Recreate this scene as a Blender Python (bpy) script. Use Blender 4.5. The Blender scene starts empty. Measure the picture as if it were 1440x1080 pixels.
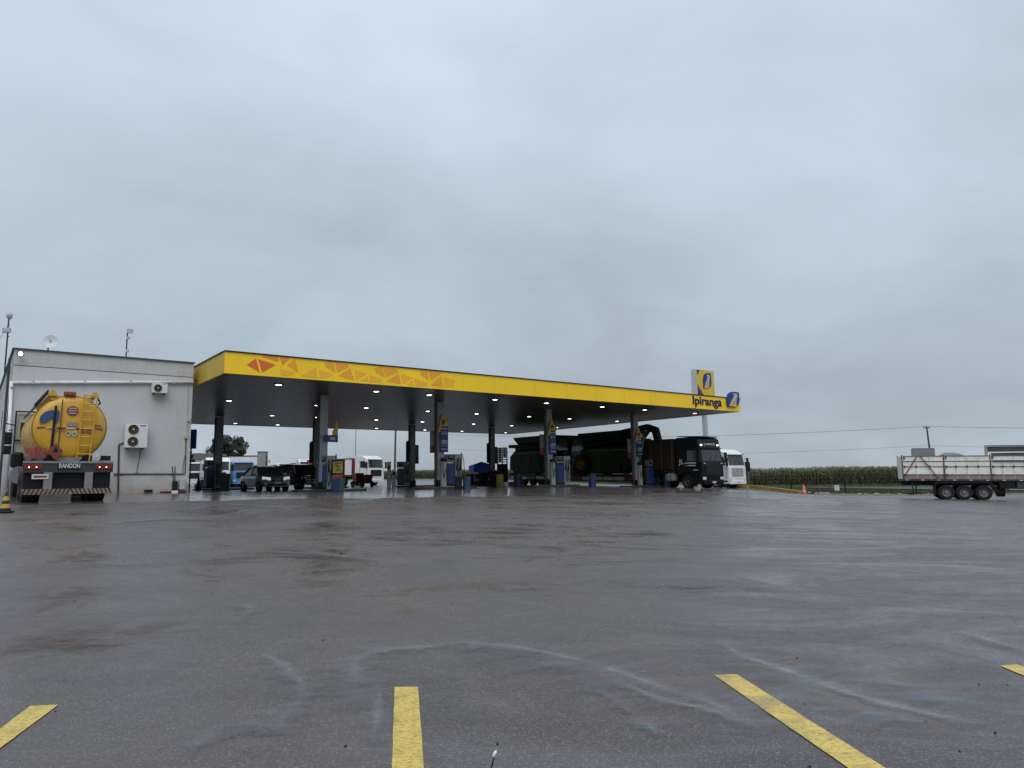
import bpy, bmesh, math, random
import numpy as np
from mathutils import Vector, Matrix
random.seed(7)
rnd = random.Random(11)
S = bpy.context.scene
C = S.collection
# ------------------------------------------------------------------ camera
EYE = 1.5
FPX = 1000.0
PIT = math.atan((674.28 - 540) / FPX)
ROLL = 0.015
cu = Vector((0, -math.sin(PIT), math.cos(PIT)))
cx = Vector((1, 0, 0))
fwd = Vector((0, math.cos(PIT), math.sin(PIT)))
right = cx * math.cos(ROLL) - cu * math.sin(ROLL)
up = cx * math.sin(ROLL) + cu * math.cos(ROLL)
cam = bpy.data.cameras.new('camera'); camo = bpy.data.objects.new('camera', cam); C.objects.link(camo)
M = Matrix((right, up, -fwd)).transposed().to_4x4(); M.translation = (0, 0, EYE)
camo.matrix_world = M
cam.sensor_width = 36; cam.lens = 36 * FPX / 1440; cam.clip_end = 3000; cam.clip_start = 0.05
S.camera = camo
S.view_settings.view_transform = 'Standard'; S.view_settings.look = 'None'
S.view_settings.exposure = 0.0; S.view_settings.gamma = 1.0
# ------------------------------------------------------------------ world: overcast
SUN_EL, SUN_AZ = math.radians(52), math.radians(172)   # azimuth clockwise from +Y
W = bpy.data.worlds.new('World'); S.world = W; W.use_nodes = True
nt = W.node_tree; nt.nodes.clear(); N = nt.nodes.new; L = nt.links.new
out = N('ShaderNodeOutputWorld'); bg = N('ShaderNodeBackground'); L(bg.outputs[0], out.inputs[0])
sky = N('ShaderNodeTexSky'); sky.sky_type = 'NISHITA'; sky.sun_disc = False
sky.sun_elevation = SUN_EL; sky.sun_rotation = SUN_AZ
tc = N('ShaderNodeTexCoord'); sep = N('ShaderNodeSeparateXYZ'); L(tc.outputs['Generated'], sep.inputs[0])
def wm(op, a, b=None, c=None):
    n = N('ShaderNodeMath'); n.operation = op
    for i, v in enumerate((a, b, c)):
        if v is None: continue
        if isinstance(v, (int, float)): n.inputs[i].default_value = v
        else: L(v, n.inputs[i])
    return n.outputs[0]
zz = wm('MAXIMUM', sep.outputs[2], 0.0)
den = wm('ADD', zz, 0.30)
px_ = wm('DIVIDE', sep.outputs[0], den); py_ = wm('DIVIDE', sep.outputs[1], den)
comb = N('ShaderNodeCombineXYZ'); L(px_, comb.inputs[0]); L(py_, comb.inputs[1])
def wnoise(scale, det, rough, dist=0.0, off=(0, 0, 0)):
    mp = N('ShaderNodeMapping'); L(comb.outputs[0], mp.inputs[0]); mp.inputs['Location'].default_value = off
    n = N('ShaderNodeTexNoise'); n.inputs['Scale'].default_value = scale; n.inputs['Detail'].default_value = det
    n.inputs['Roughness'].default_value = rough; n.inputs['Distortion'].default_value = dist
    L(mp.outputs[0], n.inputs['Vector']); return n.outputs[0]
n1 = wnoise(0.75, 5, 0.5, 0.5, (3.1, 1.7, 0)); n2 = wnoise(2.2, 6, 0.55, 0.7, (0.4, 5.2, 0))
cl = wm('ADD', wm('MULTIPLY', n1, 0.65), wm('MULTIPLY', n2, 0.35))      # about 0.5
grad = N('ShaderNodeValToRGB'); L(zz, grad.inputs[0])
e = grad.color_ramp.elements
e[0].position = 0.0; e[0].color = (0.42, 0.485, 0.545, 1)
e[1].position = 1.0; e[1].color = (1.02, 1.12, 1.24, 1)
k = e.new(0.13); k.color = (0.42, 0.49, 0.565, 1)
k = e.new(0.56); k.color = (0.615, 0.715, 0.835, 1)
fac = wm('MULTIPLY_ADD', wm('SUBTRACT', cl, 0.5), 1.0, 1.0)
vm = N('ShaderNodeVectorMath'); vm.operation = 'SCALE'; L(grad.outputs[0], vm.inputs[0]); L(fac, vm.inputs['Scale'])
sk = N('ShaderNodeVectorMath'); sk.operation = 'SCALE'; L(sky.outputs[0], sk.inputs[0]); sk.inputs['Scale'].default_value = 0.08
mx = N('ShaderNodeMixRGB'); mx.inputs[0].default_value = 0.96; L(sk.outputs[0], mx.inputs[1]); L(vm.outputs[0], mx.inputs[2])
L(mx.outputs[0], bg.inputs[0]); bg.inputs[1].default_value = 1.0
sl = bpy.data.lights.new('sun', 'SUN'); sl.energy = 1.5; sl.angle = math.radians(45); sl.color = (1.0, 0.98, 0.95)
so = bpy.data.objects.new('sun', sl); C.objects.link(so)
sd = Vector((math.sin(SUN_AZ) * math.cos(SUN_EL), math.cos(SUN_AZ) * math.cos(SUN_EL), math.sin(SUN_EL)))
so.rotation_euler = sd.to_track_quat('Z', 'Y').to_euler()
# ------------------------------------------------------------------ pixel helpers (1440x1080)
def ray(px, py):
    u, v = (px - 720) / FPX, (540 - py) / FPX
    return (right * u + up * v + fwd)
def atz(px, py, z):
    d = ray(px, py); t = (z - EYE) / d.z
    return Vector((0, 0, EYE)) + d * t
def aty(px, py, Y):
    d = ray(px, py); return Vector((0, 0, EYE)) + d * (Y / d.y)
# ------------------------------------------------------------------ terrain height
CP = np.array([(0,0,0),(-6,4,0),(6,4,0),(0,8,0.02),(10,8,-.05),(-10,8,.2),(0,15,.15),(-10,15,.6),(12,15,-.05),(25,20,-.25),
(-14.6,23.4,.97),(-20,25,1.1),(-20,29,1.14),(-12,30,1.05),(0,30,.65),(-11,39,1.0),(-4.5,43,1.0),(2.5,48,.97),(9,53,.8),(14,51,.62),
(24,59,-.08),(32,51,-.38),(45,50,-.42),(30,35,-.35),(15,35,.1),(-21,51,1.05),(-8.5,60,1.0),(-2,65,1.0),(-30,80,1.0),(0,90,1.0),
(8,75,.8),(20,66,.55),(22,75,.5),(40,96,.1),(60,96,.02),(20,100,.3),(-14,150,1.85),(-60,190,2.0),(0,130,1.45),(60,200,1.0),(140,150,0),
(100,60,-.5),(-100,100,1.5),(-60,40,1.1),(-40,20,1.1),(-40,0,.6),(40,0,-.3),(0,-30,0),(0,600,2.5),(400,400,1),(-400,400,3),(-400,-200,1),(400,-200,-1)], float)
def _U(r2): return np.where(r2 > 0, r2 * np.log(np.maximum(r2, 1e-12)) * .5, 0)
_n = len(CP); _d2 = ((CP[:, None, :2] - CP[None, :, :2]) ** 2).sum(-1)
_A = np.zeros((_n + 3, _n + 3)); _A[:_n, :_n] = _U(_d2) + np.eye(_n) * 2.0
_P = np.c_[np.ones(_n), CP[:, :2]]; _A[:_n, _n:] = _P; _A[_n:, :_n] = _P.T
_w = np.linalg.solve(_A, np.r_[CP[:, 2], 0, 0, 0])
def gzs(xy):
    xy = np.asarray(xy, float).reshape(-1, 2)
    r2 = ((xy[:, None, :] - CP[None, :, :2]) ** 2).sum(-1)
    return _U(r2) @ _w[:_n] + _w[_n] + xy @ _w[_n + 1:]
def gz(x, y): return float(gzs([(x, y)])[0])
def atg(px, py, dz=0):
    d = ray(px, py); t = 1.0; prev = 0.5
    while t < 400:
        p = Vector((0, 0, EYE)) + d * t
        if p.z < gz(p.x, p.y) + dz:
            lo, hi = prev, t
            for _ in range(18):
                m = (lo + hi) / 2; p = Vector((0, 0, EYE)) + d * m
                if p.z < gz(p.x, p.y) + dz: hi = m
                else: lo = m
            return Vector((0, 0, EYE)) + d * hi
        prev = t; t *= 1.04
    return Vector((0, 0, EYE)) + d * 100
# ------------------------------------------------------------------ materials
MATS = {}
def mat(name, col, rough=0.5, metal=0.0, var=0.12, scale=3.0, bump=0.0, bscale=40.0, emit=None, es=1.0, coat=0.0, alpha=1.0, dirt=None, dirt_amt=0.0, spec=0.5, stretch=None):
    if name in MATS: return MATS[name]
    m = bpy.data.materials.new(name); m.use_nodes = True; MATS[name] = m
    t = m.node_tree; b = t.nodes['Principled BSDF']; n = t.nodes.new; l = t.links.new
    b.inputs['Roughness'].default_value = rough; b.inputs['Metallic'].default_value = metal
    b.inputs['Coat Weight'].default_value = coat; b.inputs['Specular IOR Level'].default_value = spec
    c = n('ShaderNodeTexCoord'); mp = n('ShaderNodeMapping'); l(c.outputs['Object'], mp.inputs[0])
    if stretch: mp.inputs['Scale'].default_value = stretch
    ns = n('ShaderNodeTexNoise'); ns.inputs['Scale'].default_value = scale; ns.inputs['Detail'].default_value = 6; ns.inputs['Roughness'].default_value = .65
    l(mp.outputs[0], ns.inputs['Vector'])
    r = n('ShaderNodeMapRange'); l(ns.outputs[0], r.inputs[0]); r.inputs[1].default_value = .3; r.inputs[2].default_value = .7
    r.inputs[3].default_value = 1 - var; r.inputs[4].default_value = 1 + var * .6
    v = n('ShaderNodeVectorMath'); v.operation = 'SCALE'; v.inputs[0].default_value = col[:3]; l(r.outputs[0], v.inputs['Scale'])
    last = v.outputs[0]
    if dirt:
        n2 = n('ShaderNodeTexNoise'); n2.inputs['Scale'].default_value = scale * 1.7; n2.inputs['Detail'].default_value = 8; n2.inputs['Roughness'].default_value = .7
        l(mp.outputs[0], n2.inputs['Vector'])
        r2 = n('ShaderNodeMapRange'); l(n2.outputs[0], r2.inputs[0]); r2.inputs[1].default_value = .45; r2.inputs[2].default_value = .72
        r2.inputs[3].default_value = 0; r2.inputs[4].default_value = dirt_amt
        x = n('ShaderNodeMixRGB'); l(r2.outputs[0], x.inputs[0]); l(last, x.inputs[1]); x.inputs[2].default_value = (*dirt, 1); last = x.outputs[0]
    l(last, b.inputs['Base Color'])
    if bump:
        nb = n('ShaderNodeTexNoise'); nb.inputs['Scale'].default_value = bscale; nb.inputs['Detail'].default_value = 4; l(c.outputs['Object'], nb.inputs['Vector'])
        bp = n('ShaderNodeBump'); bp.inputs['Strength'].default_value = bump; bp.inputs['Distance'].default_value = .02
        l(nb.outputs[0], bp.inputs['Height']); l(bp.outputs[0], b.inputs['Normal'])
    if emit:
        b.inputs['Emission Color'].default_value = (*emit, 1); b.inputs['Emission Strength'].default_value = es
    return m
def glassm(name='dark_glass', col=(.012, .014, .016)): return mat(name, col, .06, 0, .1, 2, spec=.7)
YEL = mat('canopy_yellow', (.95, .61, .010), .32, 0, .07, .35, dirt=(.50, .36, .05), dirt_amt=.18, stretch=(1, 1, .25))
WHITE = mat('white_paint', (.72, .73, .73), .3, 0, .12, 2.2, dirt=(.35, .32, .28), dirt_amt=.35)
DWHITE = mat('dirty_white', (.60, .60, .57), .5, 0, .2, 3, dirt=(.25, .20, .16), dirt_amt=.5)
BLACK = mat('black_plastic', (.010, .010, .011), .5, 0, .3, 8, spec=.25)
TYRE = mat('tyre_rubber', (.014, .014, .014), .75, 0, .3, 10, spec=.25)
RIM = mat('steel_rim', (.22, .22, .22), .42, .5, .3, 9, dirt=(.08, .07, .06), dirt_amt=.8)
DRIM = mat('dirty_rim', (.10, .075, .05), .6, .2, .3, 9)
GREY = mat('grey_metal', (.22, .225, .225), .45, .3, .2, 5)
DGREY = mat('dark_grey_metal', (.06, .063, .066), .5, .3, .25, 5)
LGREY = mat('light_grey', (.42, .43, .44), .5, 0, .15, 4)
STEEL = mat('galvanised_steel', (.45, .46, .47), .4, .6, .2, 12)
BLUE = mat('deep_blue', (.010, .03, .17), .38, 0, .12, 5)
BBLUE = mat('dispenser_blue', (.008, .045, .19), .35, 0, .15, 5)
NAVY = mat('navy', (.008, .014, .085), .45, 0, .15, 5)
RED = mat('red_paint', (.42, .025, .02), .4, 0, .15, 5)
DRED = mat('faded_red', (.20, .028, .025), .5, 0, .25, 5)
ORANGE = mat('orange', (.62, .13, .03), .5, 0, .15, 5)
GLASS = glassm(col=(.022, .026, .028))
LEDM = mat('lamp_glow', (.9, .9, .9), .4, 0, 0, 1, emit=(1, .97, .9), es=9)
HEADL = mat('headlight_glow', (.9, .9, .9), .2, 0, 0, 1, emit=(1, .95, .85), es=2.5)
HEADL2 = mat('headlight_reflector', (.8, .82, .85), .15, .3, .1, 8, emit=(1, .98, .92), es=.35)
LENS = mat('lamp_lens', (.6, .62, .64), .12, 0, .2, 8)
RLENS = mat('red_lens', (.13, .010, .010), .25, 0, .2, 8, emit=(1, .05, .04), es=.03)
RUST = mat('rusty_frame', (.12, .065, .05), .7, 0, .35, 8)
GREEN = mat('harvester_green', (.006, .036, .009), .45, 0, .35, 3, spec=.12)
HYEL = mat('harvester_yellow', (.24, .15, .012), .5, 0, .3, 5, spec=.2)
SILVER = mat('silver_grey_car_paint', (.24, .25, .26), .3, .3, .08, 3, coat=.5)
CARBLK = mat('black_car_paint', (.006, .006, .007), .15, 0, .1, 3, coat=.4)
TRKBLK = mat('black_truck_paint', (.005, .0055, .008), .3, 0, .15, 3, spec=.25)
CONC = mat('kerb_concrete', (.22, .21, .20), .5, 0, .25, 3, bump=.3)
YKERB = mat('kerb_yellow', (.36, .22, .04), .5, 0, .3, 2.5, dirt=(.16, .12, .07), dirt_amt=.7)
# ------------------------------------------------------------------ mesh builder
class MB:
    def __init__(s): s.v = []; s.f = []
    def add(s, vs, fs):
        o = len(s.v); s.v += [tuple(p) for p in vs]; s.f += [tuple(i + o for i in f) for f in fs]; return s
    def box(s, c, d, R=None):
        c = Vector(c); hx, hy, hz = d[0] / 2, d[1] / 2, d[2] / 2
        vs = [Vector((x, y, z)) for x in (-hx, hx) for y in (-hy, hy) for z in (-hz, hz)]
        if R is not None: vs = [R @ v for v in vs]
        return s.add([v + c for v in vs], [(0, 1, 3, 2), (4, 6, 7, 5), (0, 4, 5, 1), (2, 3, 7, 6), (0, 2, 6, 4), (1, 5, 7, 3)])
    def bar(s, a, b, w, h=None):
        a, b = Vector(a), Vector(b); h = h or w; d = b - a
        q = d.to_track_quat('X', 'Z').to_matrix()
        return s.box((a + b) / 2, (d.length, w, h), q)
    def tube(s, a, b, r, r2=None, n=10):
        a, b = Vector(a), Vector(b); r2 = r if r2 is None else r2
        q = (b - a).to_track_quat('Z', 'Y').to_matrix()
        vs = []
        for p, rr in ((a, r), (b, r2)):
            for i in range(n):
                t = 2 * math.pi * i / n; vs.append(p + q @ Vector((math.cos(t) * rr, math.sin(t) * rr, 0)))
        fs = [(i, (i + 1) % n, n + (i + 1) % n, n + i) for i in range(n)] + [tuple(range(n))[::-1], tuple(range(n, 2 * n))]
        return s.add(vs, fs)
    def path(s, pts, r, n=6):
        for i in range(len(pts) - 1): s.tube(pts[i], pts[i + 1], r, n=n)
        return s
    def prism(s, poly, o, r, u, depth):
        o, r, u = Vector(o), Vector(r), Vector(u); nn = r.cross(u).normalized(); n = len(poly)
        vs = [o + r * x + u * y + nn * dd for dd in (0, depth) for x, y in poly]
        fs = [(i, (i + 1) % n, n + (i + 1) % n, n + i) for i in range(n)] + [tuple(range(n))[::-1], tuple(range(n, 2 * n))]
        return s.add(vs, fs)
    def lathe(s, prof, o, ax, n=20):
        o = Vector(o); q = Vector(ax).to_track_quat('Z', 'Y').to_matrix(); m = len(prof); vs = []
        for i in range(n):
            t = 2 * math.pi * i / n
            for r, h in prof: vs.append(o + q @ Vector((math.cos(t) * r, math.sin(t) * r, h)))
        fs = [(i * m + j, ((i + 1) % n) * m + j, ((i + 1) % n) * m + j + 1, i * m + j + 1) for i in range(n) for j in range(m - 1)]
        return s.add(vs, fs)
    def loft(s, secs):
        n = len(secs[0]); vs = [p for sec in secs for p in sec]; fs = []
        for k in range(len(secs) - 1):
            for i in range(n):
                j = (i + 1) % n; fs.append((k * n + i, k * n + j, (k + 1) * n + j, (k + 1) * n + i))
        fs += [tuple(range(n))[::-1], tuple(range((len(secs) - 1) * n, len(secs) * n))]
        return s.add(vs, fs)
    def mesh(s, name, m, smooth=False):
        me = bpy.data.meshes.new(name); me.from_pydata(s.v, [], s.f)
        me.materials.append(m)
        bm = bmesh.new(); bm.from_mesh(me); bmesh.ops.recalc_face_normals(bm, faces=bm.faces); bm.to_mesh(me); bm.free()
        if smooth:
            for p in me.polygons: p.use_smooth = True
        return me
    def build(s, name, m, parent=None, smooth=False, bevel=0, label=None):
        o = bpy.data.objects.new(name, s.mesh(name, m, smooth)); C.objects.link(o); o.parent = parent
        if bevel:
            b = o.modifiers.new('b', 'BEVEL'); b.width = bevel; b.segments = 2; b.limit_method = 'ANGLE'; b.angle_limit = .6
        if label: o['label'] = label
        return o
def tag(o, label, cat, group=None, kind=None):
    if label: o['label'] = label
    if cat: o['category'] = cat
    if group: o['group'] = group
    if kind: o['kind'] = kind
    return o
def thing(name, label, cat, loc=(0, 0, 0), ang=0, group=None):
    o = bpy.data.objects.new(name, None); C.objects.link(o); o.location = loc; o.rotation_euler = (0, 0, ang)
    o.empty_display_size = .2
    return tag(o, label, cat, group)
def structure(o): o['kind'] = 'structure'; return o
def copy_tree(o, parent=None):
    c = o.copy(); C.objects.link(c); c.parent = parent
    for ch in [x for x in list(o.children)]: copy_tree(ch, c)
    return c
def text(body, name, m, parent, o, r, u, width=None, size=1, ext=.01, off=0.0, align='LEFT'):
    cv = bpy.data.curves.new(name, 'FONT'); cv.body = body; cv.size = size; cv.extrude = ext; cv.offset = off
    cv.align_x = align; cv.align_y = 'BOTTOM_BASELINE' if False else 'BOTTOM'
    cv.resolution_u = 4
    cv.materials.append(m); ob = bpy.data.objects.new(name, cv); C.objects.link(ob)
    r, u = Vector(r).normalized(), Vector(u).normalized(); n = r.cross(u)
    if width:
        bpy.context.view_layer.update(); w = ob.dimensions.x
        sx = width / max(w, .001)
    else: sx = 1
    Mx = Matrix((r * sx, u, n)).transposed().to_4x4(); Mx.translation = Vector(o)
    bpy.context.view_layer.update()
    me = bpy.data.meshes.new_from_object(ob.evaluated_get(bpy.context.evaluated_depsgraph_get())); me.name = name
    bpy.data.objects.remove(ob); ob = bpy.data.objects.new(name, me); C.objects.link(ob)
    ob.parent = parent; ob.matrix_local = Mx
    return ob
X3, Y3, Z3 = Vector((1, 0, 0)), Vector((0, 1, 0)), Vector((0, 0, 1))
# ------------------------------------------------------------------ canopy frame
YAW = .919
A = Vector((math.sin(YAW), math.cos(YAW), 0)); B = Vector((-math.cos(YAW), math.sin(YAW), 0))
HEAD_B = math.atan2(B.y, B.x)
HEAD_A = math.atan2(A.y, A.x)
KS = 1.105
FL = Vector((-11.262 * KS, 27.524 * KS, 0)); CL, CD = 33.533 * KS, 25.87 * KS
ZS = EYE + 4.3 * KS; FT = .861 * KS
def cp(t, o, z=0.0):
    p = FL + A * t + B * o; return Vector((p.x, p.y, z))
def row_t(px, off, py=620):
    d = ray(px, py); P0 = FL + B * off
    # P0 + t A = k (d.x,d.y)
    det = A.x * (-d.y) + d.x * A.y
    return (-P0.x * (-d.y) + (-P0.y) * d.x * -1 * -1 * 1 if False else ((-P0.x) * (-d.y) - (-d.x) * (-P0.y)) / det)
def fas(px, py):   # point on front fascia plane -> (t, z)
    d = ray(px, py); O = Vector((0, 0, EYE)); k = (FL - O).dot(-B) / d.dot(-B); p = O + d * k
    return ((p - FL).dot(A), p.z)
# ================================================================== GROUND
def ground_mat(name, base, brown, rough_lo, rough_hi, fine=1.0, patch=.12, brown_amt=.5, wet=.5, streak=False, bs=1.0):
    m = bpy.data.materials.new(name); m.use_nodes = True
    t = m.node_tree; b = t.nodes['Principled BSDF']; n = t.nodes.new; l = t.links.new
    c = n('ShaderNodeTexCoord')
    def noise(sc, det=6, ro=.6, dist=0, st=None, off=(0, 0, 0)):
        mp = n('ShaderNodeMapping'); l(c.outputs['Object'], mp.inputs[0]); mp.inputs['Location'].default_value = off
        if st: mp.inputs['Scale'].default_value = st[0]; mp.inputs['Rotation'].default_value = (0, 0, st[1])
        x = n('ShaderNodeTexNoise'); x.inputs['Scale'].default_value = sc; x.inputs['Detail'].default_value = det
        x.inputs['Roughness'].default_value = ro; x.inputs['Distortion'].default_value = dist; l(mp.outputs[0], x.inputs['Vector']); return x.outputs[0]
    def mr(v, a, b_, c_, d_):
        r = n('ShaderNodeMapRange'); l(v, r.inputs[0])
        for i, q in enumerate((a, b_, c_, d_)): r.inputs[i + 1].default_value = q
        return r.outputs[0]
    def mix(f, a, b_, typ='MIX'):
        x = n('ShaderNodeMixRGB'); x.blend_type = typ
        for i, q in enumerate((f, a, b_)):
            if isinstance(q, (int, float)): x.inputs[i].default_value = q
            elif isinstance(q, tuple): x.inputs[i].default_value = (*q, 1)
            else: l(q, x.inputs[i])
        return x.outputs[0]
    def mul(a, b_, op='MULTIPLY'):
        x = n('ShaderNodeMath'); x.operation = op
        for i, q in enumerate((a, b_)):
            if isinstance(q, (int, float)): x.inputs[i].default_value = q
            else: l(q, x.inputs[i])
        return x.outputs[0]
    big = noise(patch, 7, .62, 1.2); med = noise(.55, 8, .7, .6, off=(7, 3, 0)); stones = noise(95 * fine, 3, .6); grit = noise(28 * fine, 5, .7)
    col = mix(mr(big, .35, .68, 0, brown_amt), base, brown)
    col = mix(mr(med, .42, .66, 0, .8), col, tuple(x * .50 for x in base)); col = mix(mr(noise(.9, 9, .75, 2.0, off=(1, 4, 0)), .56, .70, 0, .6), col, tuple(x * 1.7 for x in base))
    vor = n('ShaderNodeTexVoronoi'); vor.inputs['Scale'].default_value = 130 * fine; l(c.outputs['Object'], vor.inputs['Vector'])
    sep_ = n('ShaderNodeSeparateColor'); l(vor.outputs['Color'], sep_.inputs[0])
    chip = mr(sep_.outputs[0], .80, 1, 0, .9)
    col = mix(mul(chip, .75), col, tuple(min(1, x * 3.4 + .03) for x in base))
    chipd = mr(sep_.outputs[1], .80, 1, 0, .8); col = mix(chipd, col, tuple(x * .35 for x in base))
    l(col, b.inputs['Base Color'])
    st = noise(.50, 11, .72, 1.6, st=((.62, 1.15, 1) if not streak else (.35, 1.6, 1), -.12 if not streak else -.25), off=(2, 9, 0))
    w = mr(mul(mul(st, .7), mul(big, .3), 'ADD'), .44, .58, 0, 1)
    ro = n('ShaderNodeMapRange'); l(w, ro.inputs[0]); ro.inputs[1].default_value = 0; ro.inputs[2].default_value = 1; ro.inputs[3].default_value = rough_hi; ro.inputs[4].default_value = rough_lo
    l(mul(mul(ro.outputs[0], mul(grit, .12), 'ADD'), mr(noise(5.5, 5, .75, .4), .35, .65, -.07, .09), 'ADD'), b.inputs['Roughness'])
    b.inputs['Specular IOR Level'].default_value = wet
    bp = n('ShaderNodeBump'); bp.inputs['Distance'].default_value = .006
    l(mr(w, 0, 1, .95 * bs, .22 * bs), bp.inputs['Strength'])
    l(mul(mul(stones, .6), mul(grit, .5), 'ADD'), bp.inputs['Height']); l(bp.outputs[0], b.inputs['Normal'])
    return m
def sheet(name, ca, cb, nu, nv, dz, m, kind='structure', sink=False):
    def resamp(c, n):
        c = [Vector((p[0], p[1])) for p in c]; ls = [0]
        for i in range(1, len(c)): ls.append(ls[-1] + (c[i] - c[i - 1]).length)
        o = []
        for k in range(n + 1):
            s_ = ls[-1] * k / n
            for i in range(1, len(c)):
                if s_ <= ls[i] + 1e-9: break
            f = (s_ - ls[i - 1]) / (ls[i] - ls[i - 1]); o.append(c[i - 1].lerp(c[i], f))
        return o
    a, b = resamp(ca, nu), resamp(cb, nu)
    xy = [a[i].lerp(b[i], j / nv) for j in range(nv + 1) for i in range(nu + 1)]
    z = gzs([(p.x, p.y) for p in xy]) + dz
    if sink: z[:nu + 1] -= dz + .006; z[-(nu + 1):] -= dz + .006
    vs = [(p.x, p.y, zz_) for p, zz_ in zip(xy, z)]
    fs = [(j * (nu + 1) + i, j * (nu + 1) + i + 1, (j + 1) * (nu + 1) + i + 1, (j + 1) * (nu + 1) + i) for j in range(nv) for i in range(nu)]
    me = bpy.data.meshes.new(name); me.from_pydata(vs, [], fs); me.materials.append(m)
    for p in me.polygons: p.use_smooth = True
    o = bpy.data.objects.new(name, me); C.objects.link(o); o['kind'] = kind
    return o
ASPH = ground_mat('wet_asphalt', (.064, .056, .055), (.074, .050, .042), .13, .41, brown_amt=.8, wet=.65)
FCOURT = ground_mat('wet_forecourt_concrete', (.11, .10, .095), (.085, .055, .042), .02, .13, fine=.7, patch=.3, wet=.75, streak=True, bs=.12)
ROADM = ground_mat('highway_asphalt', (.060, .060, .064), (.06, .055, .055), .05, .16, wet=.6, bs=.3)
SOIL = mat('grass_soil', (.04, .05, .018), .95, 0, .5, .8, bump=.6, bscale=6, dirt=(.08, .05, .03), dirt_amt=.5, spec=.02)
# terrain: dense near, coarse far
def lat(lo, hi, d0, g):
    v = [0.0]; s_ = d0
    while v[-1] < hi: v.append(v[-1] + s_); s_ *= g
    w = [0.0]; s_ = d0
    while w[-1] > lo: w.append(w[-1] - s_); s_ *= g
    return sorted(set(w + v))
xs, ys = lat(-900, 900, 2.5, 1.045), lat(-250, 1600, 2.5, 1.04)
pts = [(x, y) for y in ys for x in xs]; far = np.array(pts); r_ = np.hypot(far[:, 0], far[:, 1])
zt = gzs(np.where((r_ > 350)[:, None], far / np.maximum(r_, 1)[:, None] * 350, far)) - .07
nx = len(xs)
me = bpy.data.meshes.new('ground'); me.from_pydata([(p[0], p[1], z) for p, z in zip(pts, zt)], [], [(j * nx + i, j * nx + i + 1, (j + 1) * nx + i + 1, (j + 1) * nx + i) for j in range(len(ys) - 1) for i in range(nx - 1)])
me.materials.append(SOIL); g = structure(bpy.data.objects.new('ground', me)); C.objects.link(g)
sheet('asphalt_lot', [(-90, -40), (120, -40)], [(-90, 60), (24, 59.6), (60, 60), (120, 57)], 230, 110, 0, ASPH)
hwn = [(-100, 215), (-60, 172), (-12, 124), (8, 100), (24, 84), (45, 73.5), (70, 72), (120, 70)]
hwf = [(-90, 222), (-55, 184), (-8, 137), (14, 110), (30, 95.5), (46, 89.5), (72, 89), (122, 87)]
sheet('rear_yard', [(-90, 60), (24, 59.6)], [(-90, 120), (-30, 141), (-12, 123), (8, 99.5), (21.8, 85.4)], 60, 30, .006, ROADM)
sheet('highway', hwn, hwf, 80, 6, .012, ROADM)
# painted edge line of the highway
LINEW = mat('road_line_white', (.55, .55, .52), .4, 0, .3, 3)
sheet('highway_edge_line', [(x + .0, y + .9) for x, y in hwn], [(x + .0, y + 1.1) for x, y in hwn], 80, 1, .022, LINEW)
# forecourt concrete: a strip in front of and under the canopy
def q(t, o): p = cp(t, o); return (p.x, p.y)
fa = [q(t_, -5.2 + .35 * math.sin(t_ * .9) + .2 * math.sin(t_ * 2.3 + 1) + .15 * math.sin(t_ * 5.1) + (2.0 * max(0, t_ - 20) / 15)) for t_ in np.arange(-26, 35.1, .6)]
fb = [q(-26, 34), q(35, 30)]
sheet('forecourt', fa, fb, 140, 60, .010, FCOURT, sink=True)
# parking bay lines
PAINT = bpy.data.materials.new('worn_yellow_road_paint'); PAINT.use_nodes = True
t = PAINT.node_tree; b = t.nodes['Principled BSDF']; n = t.nodes.new
tcn = n('ShaderNodeTexCoord'); ns = n('ShaderNodeTexNoise'); ns.inputs['Scale'].default_value = 55; ns.inputs['Detail'].default_value = 6; ns.inputs['Roughness'].default_value = .75
mpn = n('ShaderNodeMapping'); mpn.inputs['Scale'].default_value = (.55, 1.6, 1); t.links.new(tcn.outputs['Object'], mpn.inputs[0]); t.links.new(mpn.outputs[0], ns.inputs['Vector'])
rp = n('ShaderNodeValToRGB'); rp.color_ramp.elements[0].position = .36; rp.color_ramp.elements[0].color = (.10, .085, .035, 1)
rp.color_ramp.elements[1].position = .47; rp.color_ramp.elements[1].color = (.60, .43, .07, 1)
k = rp.color_ramp.elements.new(.62); k.color = (.70, .54, .14, 1)
t.links.new(ns.outputs[0], rp.inputs[0])
ns2 = n('ShaderNodeTexNoise'); ns2.inputs['Scale'].default_value = 7; ns2.inputs['Detail'].default_value = 5; t.links.new(tcn.outputs['Object'], ns2.inputs['Vector'])
mm = n('ShaderNodeMixRGB'); mm.blend_type = 'MULTIPLY'; mm.inputs[0].default_value = .5; t.links.new(rp.outputs[0], mm.inputs[1])
r3 = n('ShaderNodeMapRange'); r3.inputs[1].default_value = .3; r3.inputs[2].default_value = .6; r3.inputs[3].default_value = .55; r3.inputs[4].default_value = 1; t.links.new(ns2.outputs[0], r3.inputs[0]); t.links.new(r3.outputs[0], mm.inputs[2])
t.links.new(mm.outputs[0], b.inputs['Base Color']); b.inputs['Roughness'].default_value = .38
bpn = n('ShaderNodeBump'); bpn.inputs['Strength'].default_value = .8; bpn.inputs['Distance'].default_value = .004; t.links.new(ns.outputs[0], bpn.inputs['Height']); t.links.new(bpn.outputs[0], b.inputs['Normal'])
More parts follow.
